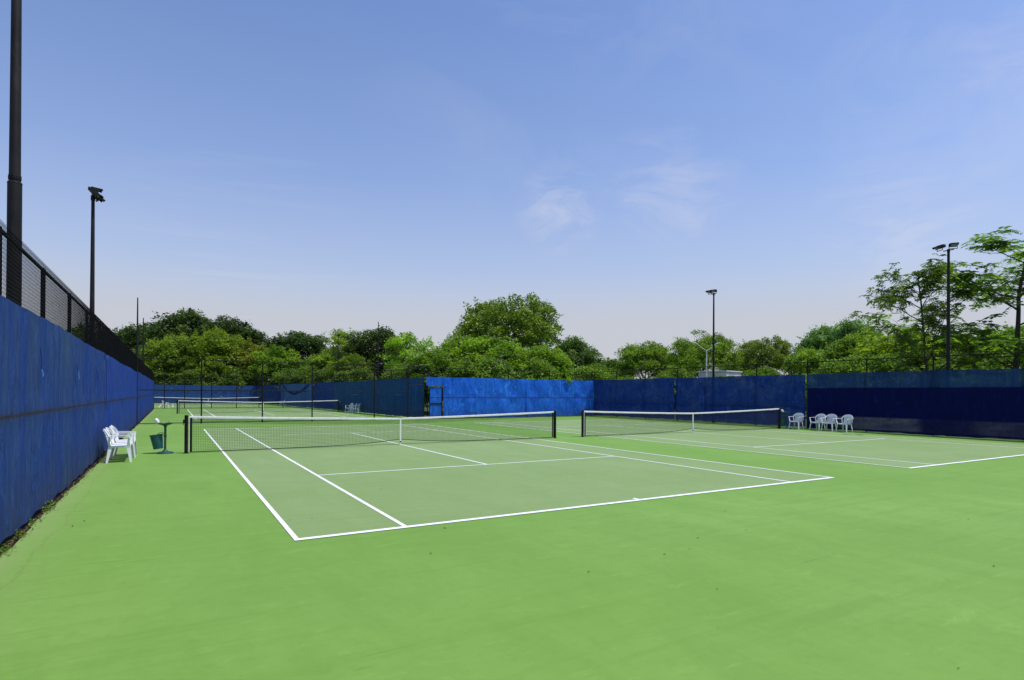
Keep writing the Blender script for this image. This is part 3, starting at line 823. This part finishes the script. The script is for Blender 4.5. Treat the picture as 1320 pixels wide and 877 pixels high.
def make_tree_mesh(kind, seed):
    """unit-ish prototypes: returns dict trunk, crown meshes; natural height H, crown width W"""
    rs = np.random.default_rng(seed)
    tr = MB()
    if kind == 'A':   H, W, zb, flat, ncl, cr, lsz, per = 14., 10., 2.4, .85, 230, .82, .29, 125     # dense round tree
    elif kind == 'B': H, W, zb, flat, ncl, cr, lsz, per = 7., 6., .9, .80, 170, .47, .18, 125     # bushy tree
    elif kind == 'U': H, W, zb, flat, ncl, cr, lsz, per = 12., 13., 2.7, .52, 190, .78, .25, 110     # spreading umbrella crown
    elif kind == 'C': H, W, zb, flat, ncl, cr, lsz, per = 11., 6., 2.8, .60, 55, .75, .26, 110     # thin airy
    elif kind == 's': H, W, zb, flat, ncl, cr, lsz, per = 4.4, 4.8, .15, .80, 120, .45, .18, 105    # shrub
    zc = (H + zb) / 2; rz = (H - zb) / 2 - cr * .4; rx = W / 2 - cr * .7
    nmain = {'A': 6, 'B': 6, 'U': 8, 'C': 5, 's': 7}[kind]
    fork = {'A': .32, 'B': .18, 'U': .30, 'C': .35, 's': .03}[kind] * H
    r0 = H * .018 + .03
    base = np.array([0., 0, -.1]); fk_ = np.array([rs.normal() * .15, rs.normal() * .15, fork])
    if kind != 's': tr.tube([base, base * .5 + fk_ * .5, fk_], [r0 * 1.35, r0, r0 * .85], 8, False)
    # uneven envelope: lobes
    lob = rs.normal(size=(9, 3)); lob /= np.linalg.norm(lob, axis=1, keepdims=True); lob[:, 2] = np.abs(lob[:, 2]) * .8
    la = rs.uniform(-.45, .32, 9)
    def env(d):
        e = 1. + sum(a * max(0, float(d @ l)) ** 5 for a, l in zip(la, lob)); return e
    Cs = []
    tries = 0
    while len(Cs) < ncl and tries < 9000:
        tries += 1
        d = rs.normal(size=3); d /= np.linalg.norm(d)
        if kind == 'U' and d[2] < -.55: continue
        rad = rs.uniform(.45, 1.) ** .55 * env(d)
        c = np.array([d[0] * rx * rad, d[1] * rx * rad, zc + d[2] * rz * rad])
        if c[2] < zb: continue
        if kind == 'U':   # domed top with open underside
            rr = math.hypot(c[0], c[1]) / rx
            c[2] = zb + 1.2 + (H - zb - 1.6) * math.sqrt(max(0.02, 1 - rr * rr * .85)) * rs.uniform(.22, 1.) ** .6
        if Cs and min(np.linalg.norm(np.array(Cs) - c, axis=1)) < cr * .80: continue
        Cs.append(c)
    Cs = np.array(Cs)
    # limbs
    mains = []
    for i in range(nmain):
        a = 2 * math.pi * (i + rs.uniform(-.3, .3)) / nmain; e = rs.uniform(.35, .9)
        end = np.array([math.cos(a) * rx * .55 * e, math.sin(a) * rx * .55 * e, zc + rz * rs.uniform(-.1, .55)])
        P = limb_path(fk_ if kind != 's' else np.array([rs.normal() * .3, rs.normal() * .3, 0]), end, rs, 5, .2, .08)
        rr = r0 * .5
        tr.tube(P, [rr * (1 - .7 * k / 5) for k in range(6)], 6, False); mains += P[1:]
    mains = np.array(mains)
    for c in Cs:
        q = mains[np.argmin(np.linalg.norm(mains - (c - [0, 0, cr * .6]), axis=1))]
        P = limb_path(q, c, rs, 3, .2, .05); tr.tube(P, [r0 * .16, r0 * .12, r0 * .08, r0 * .03], 4, False)
    LV = []; T = []
    for c in Cs:
        n = int(per * rs.uniform(.7, 1.3)); d = rs.normal(size=(n, 3)); d[:, 2] = np.where(rs.uniform(size=n) < .8, np.abs(d[:, 2]), d[:, 2]); d /= np.linalg.norm(d, axis=1, keepdims=True)
        r_ = rs.uniform(0, 1, n) ** .30
        cc = cr * rs.uniform(.6, 1.55); n = int(n * (cc / cr) ** 1.6) + 8; d = np.resize(d, (n, 3)); d = d / np.linalg.norm(d, axis=1, keepdims=True); r_ = np.resize(r_, n)
        sub = np.array([cc * rs.uniform(.9, 1.3), cc * rs.uniform(.9, 1.3), cc * (rs.uniform(.50, .80) if kind == 'U' else rs.uniform(.65, 1.25))])
        p_ = c + d * r_[:, None] * sub + rs.normal(size=(n, 3)) * cc * .12
        p_[:, 2] -= .25 * cc * (np.hypot(p_[:, 0] - c[0], p_[:, 1] - c[1]) / cc) ** 2
        LV.append(p_); T.append(np.clip(rs.uniform(.0, .95) + rs.normal(size=n) * .18, 0, 1))
    # upright leafy shoots that break up the outline
    for _ in range({'A': 22, 'B': 26, 'U': 14, 'C': 10, 's': 14}[kind]):
        c = Cs[rs.integers(len(Cs))]
        if c[2] < zc - rz * .1: continue
        n = int(per * .45); L = cr * rs.uniform(.9, 2.2)
        t = rs.uniform(0, 1, n)
        ln = rs.normal(size=2) * .35
        p_ = c + np.stack([ln[0] * t * L + rs.normal(size=n) * cr * .30 * (1.1 - t), ln[1] * t * L + rs.normal(size=n) * cr * .30 * (1.1 - t), t * L], -1)
        LV.append(p_); T.append(np.clip(rs.uniform(.2, .9) + rs.normal(size=n) * .18, 0, 1))
    # wisps: twigs that poke out of the outline
    for _ in range(ncl // 4):
        c = Cs[rs.integers(len(Cs))]; d = c - np.array([0, 0, zc]); d /= np.linalg.norm(d) + 1e-6; d[2] = abs(d[2]) * .6 + .35; d += rs.normal(size=3) * .25
        L = cr * rs.uniform(1.0, 1.9); n = int(per * .14)
        t = rs.uniform(.3, 1, n)[:, None]; p_ = c + d * L * t + rs.normal(size=(n, 3)) * lsz * .55
        LV.append(p_); T.append(np.clip(.6 + rs.normal(size=n) * .2, 0, 1))
        tr.tube([c, c + d * L], [r0 * .05, r0 * .02], 3, False)
    C = np.concatenate(LV); T = np.concatenate(T)
    ok = C[:, 2] > .05; C = C[ok]; T = T[ok]
    V, F = leaves(C, lsz, rs)
    return tr, V, F, T, H, W

def make_airy(seed, lean=0.):
    """tall open tree with long compound leaves (pairs of leaflets) in tufts at the branch ends"""
    rs = np.random.default_rng(seed); tr = MB(); H = 9.6; W = 6.2
    tips = []
    def branch(p, d, L, r, k=5, wob=.10, lift=.04):
        P = [p]; q = p.copy(); dd = d / np.linalg.norm(d)
        for i in range(k):
            dd = dd + rs.normal(size=3) * wob; dd[2] += lift; dd /= np.linalg.norm(dd); q = q + dd * L / k; P.append(q.copy())
        tr.tube(P, [r * (1 - .7 * i / k) for i in range(k + 1)], 7 if r > .03 else 5, False)
        return P, dd
    stem, _ = branch(np.array([0., 0, -.1]), np.array([lean, 0, 1.]), 8.6, .105, 12, .035, .03)
    stem = np.array(stem)
    nm = 15
    for i in range(nm):
        f = .30 + .66 * i / (nm - 1); s0 = stem[int(f * 12)] + [0, 0, rs.uniform(-.2, .2)]
        a = 2.4 * i + rs.uniform(-.5, .5); e = rs.uniform(.30, 1.15)
        d0 = np.array([math.cos(a), math.sin(a), e]); L0 = 3.3 * (1 - .55 * abs(f - .55) / .45) * rs.uniform(.75, 1.1)
        P, dd = branch(s0, d0, L0, .045 * (1.15 - .6 * f), 6, .12, .05)
        tips.append((P[-1], dd))
        for j_ in range(13):
            g_ = rs.integers(2, 7); aa = rs.uniform(0, 6.28); d1 = dd * .8 + np.array([math.cos(aa), math.sin(aa), rs.uniform(-.6, 1.0)]) * 1.0
            Q, d2 = branch(P[min(g_, 6)], d1, L0 * rs.uniform(.20, .50), .012, 3, .15, .03)
            tips.append((Q[-1], d2))
            if rs.uniform() < .5: tips.append((Q[1], d2))
    tips.append((stem[-1], np.array([0, 0, 1.])))
    QV = []; QF = []; T = []; o = 0
    cen = []; dirs = []; nr = []; tone = []
    for (p, d) in tips:
        tn = rs.uniform(.1, .9); p = p + rs.normal(size=3) * [.08, .08, .20]
        for f in range(rs.integers(4, 8)):
            a = rs.uniform(0, 6.28); out_ = np.array([math.cos(a), math.sin(a), rs.uniform(-.7, .9)]) + d * .5; out_ /= np.linalg.norm(out_)
            L = rs.uniform(.28, .52); n = 7
            side = np.cross(out_, [0, 0, 1.]); side /= np.linalg.norm(side) + 1e-6
            for i in range(n):
                t = (i + 1.2) / (n + .5); c = p + out_ * L * t + np.array([0, 0, -.55 * L * t * t])
                for s in (-1, 1):
                    ld = side * s * .9 + out_ * .4 + np.array([0, 0, -.30]); ld /= np.linalg.norm(ld)
                    cen.append(c + ld * .075); dirs.append(ld); tone.append(tn + rs.normal() * .15)
            # rachis
    cen = np.array(cen); ld = np.array(dirs); n = len(cen)
    up = np.array([0, 0, 1.]) + rs.normal(size=(n, 3)) * .85; w = np.cross(ld, up); w /= np.linalg.norm(w, axis=1, keepdims=True)
    s = rs.uniform(.11, .19, n)[:, None]
    V = np.stack([cen - ld * s * .5, cen + w * s * .19, cen + ld * s * .5 - [0, 0, .012], cen - w * s * .19], 1).reshape(-1, 3)
    F = np.arange(4 * n).reshape(n, 4)
    return tr, V, F, np.clip(tone, 0, 1), H, W

PROTO = {}
def get_proto(kind, var):
    if (kind, var) not in PROTO:
        if kind == 'L': d = make_airy(900 + var, [.06, -.05][var % 2])
        else: d = make_tree_mesh(kind, 100 + ord(kind) * 7 + var)
        tr, V, F, T, H, W = d
        mt = {'A': 'leaf_dark', 'B': 'leaf_bright', 'U': 'leaf', 'C': 'leaf', 's': 'leaf', 'L': 'leaf_airy'}[kind]
        o1 = tr.build('trunk' if kind != 's' else 'branches', M['bark'], None, smooth=True)
        o2 = mesh_np('crown' if kind != 's' else 'foliage', V, F, M[mt], None, tone=T)
        zmax = float(np.percentile(V[:, 2], 99.6)); xr = float(np.percentile(np.abs(V[:, 0]), 98)) * 2
        m1, m2 = o1.data, o2.data
        bpy.data.objects.remove(o1); bpy.data.objects.remove(o2)
        PROTO[(kind, var)] = (m1, m2, zmax, xr)
    return PROTO[(kind, var)]

def tree(kind, var, x, y, h, w, label, cat='tree', group=None, tint=(1, 1, 1), mat=None, rz=None, name=None):
    m1, m2, H, W = get_proto(kind, var)
    nm = name or {'A': 'broadleaf_tree', 'B': 'leafy_tree', 'U': 'spreading_tree', 'C': 'slender_tree', 's': 'shrub', 'L': 'open_branched_tree'}[kind]
    t = thing(nm, label, cat, (x, y, -.03), rz if rz is not None else random.uniform(0, 6.28), group)
    t.scale = (w / W, w / W, h / H)
    a = link(bpy.data.objects.new('trunk' if kind != 's' else 'branches', m1), t)
    c = link(bpy.data.objects.new('crown' if kind != 's' else 'foliage', m2), t)
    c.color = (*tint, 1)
    if mat:
        c.material_slots[0].link = 'OBJECT'; c.material_slots[0].material = M[mat]
    return t

TG = 'trees beyond the fences'
hz = lambda f: tuple(f * q for q in (1.0, 1.0, 1.0))
TREES = [
 ('A',0,-15.2,121.3,14.4,9.5,'dark tree at the far left, low behind the left fence top',(1,1,1),None),
 ('A',1,-9.7,114.6,15.3,11.0,'dark broad tree behind the two thin bare poles',(.9,.9,.9),None),
 ('A',2,-3.6,107.4,16.8,15.0,'tallest dark tree of the left clump, widest crown',(.95,.95,.95),None),
 ('A',3,4.0,100.8,15.5,12.0,'very dark tree forming the right shoulder of the left clump',(.75,.78,.75),None),
 ('B',0,-6.1,94.6,11.2,10.0,'mid-green tree in front of the left clump, nearest the left fence',(.95,.9,.9),None),
 ('B',1,-.2,91.5,12.2,9.6,'yellow-green tree in the middle front of the left clump',(1.15,1.02,.9),None),
 ('C',1,5.0,90.1,10.6,6.5,'brownish sparse tree at the right front of the left clump',(1.5,1.1,.9),None),
 ('A',0,12.6,90.3,12.4,11.5,'dark low-domed tree between the left clump and the pale airy tree',(.85,.9,.9),None),
 ('B',2,8.2,85.5,9.2,8.0,'fresh green tree below and left of the dark domed one',(.95,.98,.9),None),
 ('B',3,13.2,71.4,7.5,7.2,'rounded light green tree above the pale blue panel of the far fence',(1.05,1.0,.9),None),
 ('C',0,16.1,73.3,11.6,6.2,'pale yellow-green airy tree beside the small distant lamp post',(1.9,1.75,1.2),None),
 ('A',1,17.1,58.8,10.4,8.2,'dark rounded tree behind the thin bare pole in the middle left',(1.15,1.05,.9),None),
 ('B',1,13.6,56.8,6.6,6.0,'olive bushy tree low under the dark rounded tree',(.8,.78,.7),None),
 ('C',2,14.3,38.4,8.1,5.2,'feathery light green sapling-like tree left of the big spreading tree',(2.0,2.1,1.1),None),
 ('B',0,16.0,29.9,6.9,6.2,'bright green leafy tree above the left half of the bright blue wall',(.95,1,.9),None),
 ('U',0,30.9,45.8,14.0,13.6,'big spreading tree with a domed open crown, tallest in the middle of the picture',(1.3,1.25,1.0),None),
 ('B',2,18.2,26.0,6.7,7.4,'broad bright green tree directly below the big spreading tree',(1.0,1.05,.9),None),
 ('B',3,22.6,25.4,6.1,6.0,'bright green tree at the right end above the bright blue wall',(.9,.95,.9),None),
 ('A',2,32.5,33.9,8.0,6.3,'round mid-green tree at the right foot of the big spreading tree',(1.6,1.6,1.4),None),
 ('B',1,12.6,27.0,5.4,5.4,'low bright green tree above the gate',(.9,.95,.9),None),
 ('B',2,46.2,44.6,6.5,6.6,'low green tree beside the reddish roof behind the corner of the fences',(.8,.85,.8),None),
 ('U',1,43.5,34.4,8.1,7.6,'flat-topped bright green tree left of the street lamp',(1.35,1.4,.9),None),
 ('U',2,46.5,27.9,8.9,7.8,'bright tree with ragged top directly behind the street lamp',(1.5,1.5,.9),None),
 ('B',3,49.8,35.5,6.2,5.2,'green tree filling between the two flat-topped ones',(1.0,1.05,.9),None),
 ('U',0,61.5,30.8,9.3,7.6,'olive spreading tree right of the dark floodlight pole',(1.3,1.15,.9),None),
 ('A',3,90.1,57.1,9.4,9.5,'hazy grey-green tree seen behind the olive tree',(3.2,3.2,4.6),None),  # here and the next two: distance haze painted in by pale bluish tint
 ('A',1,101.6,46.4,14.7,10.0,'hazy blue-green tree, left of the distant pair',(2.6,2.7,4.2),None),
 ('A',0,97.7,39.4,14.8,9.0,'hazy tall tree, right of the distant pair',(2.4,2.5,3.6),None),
 ('B',0,56.2,15.3,8.4,7.4,'mid-green tree in front of the hazy pair',(.95,.95,.9),None),
 ('B',1,42.7,4.8,6.8,7.8,'yellow-green bushy tree under the left side of the airy tree',(1.35,1.2,.9),None),
 ('B',2,44.2,1.6,6.4,7.6,'sunlit yellow-green tree directly behind the right floodlight pole',(1.4,1.28,.9),None),
 ('B',3,46.7,-1.0,6.8,7.6,'sunlit green tree at the right edge below the tallest airy tree',(1.3,1.3,.9),None),
 ('L',0,27.9,-4.1,8.9,6.2,'tall open dark-leaved tree left of the right floodlight pole',(1,1,1),None),
 ('L',1,31.2,-6.45,10.1,8.2,'tallest airy tree at the right edge of the picture',(1.25,1.35,1.1),None),
 ('B',0,59.4,22.9,7.3,6.5,'green tree between the olive tree and the hazy pair',(1.0,1.02,.9),None),
]
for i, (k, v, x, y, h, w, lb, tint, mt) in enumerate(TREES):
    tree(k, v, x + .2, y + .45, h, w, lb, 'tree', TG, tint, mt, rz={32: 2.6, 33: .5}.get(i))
SHR = [(-7.8,93.5,6.5,7.5),(-2.6,89.3,6.0,7.4),(2.2,87.6,5.7,7.4),(8.8,77.6,5.3,6.5),(10.6,64.7,4.8,6.6),(11.8,49.6,4.6,6.2),(12.4,34.2,4.3,5.2),(15.0,23.0,4.6,5.6),(19.2,22.4,4.5,5.6),(24.2,20.8,4.2,4.2),
 (33.1,26.9,3.5,4.4),(34.7,23.6,3.6,4.8),(36.3,22.8,4.4,4.4),(47.6,21.2,4.6,4.6),(45.2,15.2,3.6,4.6),(37.8,6.7,4.6,4.8),(34.9,2.6,4.5,4.8),(36.5,-1.6,4.6,5.2),(38.5,-4.4,4.5,5.0),(33.5,14.5,3.3,4.6),(30.2,10.6,3.0,3.8)]
SL = ['foot of the left tree clump, nearest the left fence','foot of the left tree clump, middle','foot of the left tree clump, right end','behind the pale panel of the teal fence','behind the dark far part of the teal fence','behind the middle of the teal fence','behind the near end of the teal fence','behind the bright wall just right of the gate','behind the middle of the bright wall','at the corner where bright wall and right fence meet',
 'just right of the fence corner, below the reddish roof','beneath the flat-topped bright tree','left of the street lamp foot','right of the white building','under the olive tree','under the yellow-green trees, left side','at the left foot of the dark-leaved airy tree','behind the right floodlight pole','at the right edge under the tallest airy tree','behind the fence between corner and floodlight pole','low behind the fence near the middle floodlight pole']
for i, (x, y, h, w) in enumerate(SHR):
    dk = i < 7
    tree('s', i % 3, x, y, h, w, 'dense green shrub ' + SL[i], 'shrub', 'shrubs behind the fences', (.95, .98, .9) if dk else (1.3, 1.35, .95), None)
for i, (x, y, h, w, lb) in enumerate([(-10.6, -4.6, 3.25, 2.2, 'low yellowish shrub seen through the left chain link near the thick pole'), (-10.9, .8, 3.3, 2.6, 'low shrub seen through the left chain link right of the thick pole'), (-11.2, 8.5, 3.7, 3.2, 'shrub behind the left fence below the floodlight cluster'), (-11.4, 19.0, 4.8, 3.6, 'taller shrub topping the left fence right of the floodlight cluster'), (-11.8, 31.0, 6.2, 4.2, 'leafy bush rising over the far part of the left fence')]):
    tree('s', (i + 1) % 3, x, y, h, w, lb, 'shrub', 'shrubs behind the left fence', (1.3, 1.25, .9))
# far wood along the horizon that closes the gaps
rs = np.random.default_rng(5)
Cs = []
for a in np.linspace(-30, 100, 420):
    r_ = 185 + rs.uniform(-14, 14); hgt = 3.2 + 1.2 * math.sin(a * .35) + rs.uniform(-1, 1)
    c = np.array([-6.8 + r_ * math.sin(R(a)), -19.3 + r_ * math.cos(R(a)), 0.])
    n = 130
    p_ = c + rs.normal(size=(n, 3)) * [2.2, 2.2, 0]; p_[:, 2] = hgt * rs.uniform(0, 1, n) ** .7
    Cs.append(p_)
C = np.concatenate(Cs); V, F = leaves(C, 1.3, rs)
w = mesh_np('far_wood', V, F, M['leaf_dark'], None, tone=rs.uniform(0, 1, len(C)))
w.color = (2.6, 2.8, 4.0, 1); w['kind'] = 'stuff'; w['label'] = 'hazy distant band of woodland on the horizon'; w['category'] = 'woodland'  # aerial haze put into the leaf colour as a pale blue tint

# ------------------------------------------------------------------ vine over the bright wall
rs = np.random.default_rng(3)
vn = thing('vine', 'small bright green vine spilling over the top of the bright blue wall', 'vine', (19.75, 17.5, 2.85))
n = 130; c = rs.normal(size=(n, 3)) * [.18, .05, .14]; c[:, 2] -= .10 * (rs.uniform(0, 1, n) ** 2) * 3 - .12
V, F = leaves(c, .10, rs); o = mesh_np('leaves', V, F, M['leaf_bright'], vn, tone=rs.uniform(.3, 1, n)); o.color = (1.4, 1.4, 1, 1)
b = MB(); b.tube([(0, .15, -.1), (.02, .0, .08), (0, -.08, -.3)], .008, 5); b.build('stem', M['bark'], vn)

# ------------------------------------------------------------------ buildings in the distance
def building(label, x, y, rz, L, D, H, flat=True):
    t = thing('building', label, 'building', (x, y, 0), rz)
    b = MB(); b.box((0, 0, H / 2), (L, D, H)); b.build('wall', M['wall'], t)
    n = max(2, int(L / 2.6))
    for k in range(n):
        for fl_ in range(max(1, int(H / 2.9))):
            w = MB(); xx = -L / 2 + (k + .5) * L / n; zz = 1.75 + fl_ * 2.8
            w.box((xx, -D / 2 - .01, zz), (1.25, .06, 1.25)); W_ = w.build('window', M['white_paint'], t)
            g_ = MB(); g_.box((xx, -D / 2 - .045, zz), (1.05, .02, 1.05)); g_.build('pane', M['winglass'], W_)
    b = MB()
    if flat: b.box((0, 0, H + .07), (L + .2, D + .2, .12)); b.build('roof', M['white_paint'], t)
    else:
        b.add([(-L / 2 - .3, -D / 2 - .4, H), (L / 2 + .3, -D / 2 - .4, H), (L / 2 + .3, D / 2 + .4, H), (-L / 2 - .3, D / 2 + .4, H), (-L / 2 - .3, 0, H + 1.6), (L / 2 + .3, 0, H + 1.6)],
              [(0, 1, 5, 4), (2, 3, 4, 5), (0, 4, 3), (1, 2, 5), (3, 2, 1, 0)]); b.build('roof', M['roof'], t)
    return t
building('white flat-roofed building glimpsed behind the right fence by the dark lamp pole', 41.2, 21.3, .2, 3.0, 3.0, 4.0)
building('building with dull red roof peeping over the fence corner', 73.6, 78.7, -.7, 4.5, 6, 5.2, flat=False)

# ------------------------------------------------------------------ litter and weeds along the left fence
rs = np.random.default_rng(12)
P = []
for _ in range(900):
    y = rs.uniform(-13, 4) if rs.uniform() < .8 else rs.uniform(4, 17); P.append((XL + .10 + abs(rs.normal()) * .05, y, .012 + abs(rs.normal()) * .012))
V, F = leaves(np.array(P), .035, rs, up=2.)
lt = mesh_np('leaf_litter', V, F, simple('dry_litter', (.17, .11, .05), .9, 0, .35, 30, .1), None); lt['kind'] = 'stuff'; lt['label'] = 'dry leaf litter gathered along the foot of the left fence'; lt['category'] = 'leaf litter'
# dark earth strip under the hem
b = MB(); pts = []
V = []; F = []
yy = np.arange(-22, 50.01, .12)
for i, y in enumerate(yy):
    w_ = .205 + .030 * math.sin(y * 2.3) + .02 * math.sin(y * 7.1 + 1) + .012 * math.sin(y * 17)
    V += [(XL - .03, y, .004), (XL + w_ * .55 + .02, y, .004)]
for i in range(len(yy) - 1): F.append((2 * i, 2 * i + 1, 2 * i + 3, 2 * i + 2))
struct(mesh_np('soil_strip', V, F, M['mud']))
for k, (y, s) in enumerate([(-10.9, .12), (-10.1, .10), (-9.35, .08), (-8.3, .14), (-7.75, .06), (.6, .16), (4.2, .10)]):
    n = int(60 * (s / .1)); c = rs.normal(size=(n, 3)) * [s * .45, s * .8, s * .4]; c[:, 2] = np.abs(c[:, 2]) + .01; c[:, 0] = np.abs(c[:, 0])
    V, F = leaves(c, .032, rs, up=.8)
    lbs = ['weed tuft nearest the viewer at the foot of the left fence', 'second weed tuft from the viewer along the left fence', 'tiny weed tuft at the near left fence foot', 'largest weed tuft at the near left fence foot', 'very small weed sprig beyond the largest tuft', 'weed tuft beside the white chairs on the left', 'weed tuft beyond the white chairs on the left']
    t = thing('weed', lbs[k], 'weed', (XL + .10, y, 0), 0, 'weeds at the foot of the left fence')
    o = mesh_np('leaves', V, F, M['leaf_bright'], t, tone=rs.uniform(0, 1, n)); o.color = (.9, .85, .8, 1)
    b = MB()
    for q in range(5): b.tube([(.01, 0, 0), (.01 + random.uniform(0, .4) * s, random.uniform(-.7, .7) * s, s * .8)], .002, 4)
    b.build('stems', M['leaf_bright'], t)
# loose leaves and grit blown over the near court
P = np.stack([rs.uniform(-8, 16, 90), rs.uniform(-18, -3, 90), np.full(90, .010)], -1)
V, F = leaves(P, .032, rs, up=4.)
fz = mesh_np('leaf_scatter', V, F, simple('dead_leaf', (.13, .12, .045), .9, 0, .4, 8, .1), None); fz['kind'] = 'stuff'; fz['label'] = 'few tiny dead leaves and twigs scattered over the court surface'; fz['category'] = 'leaf litter'

# ------------------------------------------------------------------ sun, sky, camera
az = math.atan2(.74, -.67); el = R(66)
sd = Vector((math.sin(az) * math.cos(el), math.cos(az) * math.cos(el), math.sin(el)))
L = bpy.data.lights.new('Sun', 'SUN'); L.energy = 3.4; L.angle = R(.55); L.color = (1., .965, .90)
so = bpy.data.objects.new('Sun', L); COL.objects.link(so)
so.rotation_euler = (-sd).to_track_quat('-Z', 'Y').to_euler(); so.location = (0, 0, 30)

W = bpy.data.worlds.new('World'); scene.world = W; W.use_nodes = True
nt = W.node_tree; nt.nodes.clear()
sky = N(nt, 'ShaderNodeTexSky'); sky.sky_type = 'NISHITA'; sky.sun_disc = False
sky.sun_elevation = el; sky.sun_rotation = az
sky.air_density = 1.0; sky.dust_density = 1.1; sky.ozone_density = 1.3; sky.altitude = 0
tc = N(nt, 'ShaderNodeTexCoord'); d = tc.outputs['Generated']
sp = N(nt, 'ShaderNodeSeparateXYZ'); nt.links.new(d, sp.inputs[0])
# thin humid haze near the horizon plus a few faint wisps of cirrus
SC = dict(tint=(1.56, 1.74, 2.18), haze=(6.7, 6.75, 7.2))
base = mix(nt, 1.0, sky.outputs[0], SC['tint'], 'MULTIPLY')
hzf = ramp(nt, sp.outputs['Z'], [(0., .97), (.12, .88), (.20, .46), (.34, .16), (.60, .0)])
base = mix(nt, hzf, base, SC['haze'])
def wisp(target, rad, stretch, thr, s, amt):
    global base
    tv = Vector(target).normalized()
    dp = N(nt, 'ShaderNodeVectorMath', operation='DOT_PRODUCT'); nt.links.new(d, dp.inputs[0]); dp.inputs[1].default_value = tv
    m_ = ramp(nt, math_(nt, 'DIVIDE', math_(nt, 'SUBTRACT', 1., dp.outputs['Value']), 1 - math.cos(R(rad))), [(0., 1.), (1., 0.)])
    f = noise(nt, d, scale=stretch, s=s, detail=7, rough=.62, dist=.8)
    f = ramp(nt, f, [(thr, 0.), (thr + .22, 1.)])
    base = mix(nt, math_(nt, 'MULTIPLY', math_(nt, 'MULTIPLY', f, m_), amt), base, (9.2, 9.0, 9.6))
CAM = (-6.7531, -19.162, 1.7697)
yaw, pitch, roll = .5276, .0045, .0053
f_ = Vector((math.sin(yaw) * math.cos(pitch), math.cos(yaw) * math.cos(pitch), math.sin(pitch)))
r0 = Vector((math.cos(yaw), -math.sin(yaw), 0)); u0 = r0.cross(f_)
r_ = r0 * math.cos(roll) + u0 * math.sin(roll); u_ = -r0 * math.sin(roll) + u0 * math.cos(roll)
wisp((.543, .783, .303), 4.5, (1, 1, 2.2), .42, 9, .34)
wisp((.670, .669, .321), 7, (1, 1, 2.6), .46, 7, .24)
wisp((.871, .428, .242), 7, (1, 1, 3.0), .44, 6, .22)
wisp((.847, .321, .423), 12, (1, 1.3, 2.6), .46, 4, .16)
wisp((.50, .66, .54), 22, (1, 1.6, 2.0), .46, 3, .09)
wisp((.10, .98, .19), 13, (.5, .5, 10.), .52, 5, .12)
bg = N(nt, 'ShaderNodeBackground'); nt.links.new(base, bg.inputs[0]); bg.inputs[1].default_value = .085
wo = N(nt, 'ShaderNodeOutputWorld'); nt.links.new(bg.outputs[0], wo.inputs[0])

cd = bpy.data.cameras.new('Camera'); co = bpy.data.objects.new('Camera', cd); COL.objects.link(co)
co.matrix_world = Matrix(((r_.x, u_.x, -f_.x, CAM[0]), (r_.y, u_.y, -f_.y, CAM[1]), (r_.z, u_.z, -f_.z, CAM[2]), (0, 0, 0, 1)))
cd.sensor_fit = 'HORIZONTAL'; cd.sensor_width = 36; cd.lens = 751.35 / 1320 * 36; cd.shift_y = 65.42 / 1320; cd.clip_start = .05; cd.clip_end = 5000
scene.camera = co
scene.view_settings.view_transform = 'Standard'; scene.view_settings.look = 'None'; scene.view_settings.exposure = 0
scene.cycles.max_bounces = 8; scene.cycles.transparent_max_bounces = 16
scene.cycles.use_denoising = True
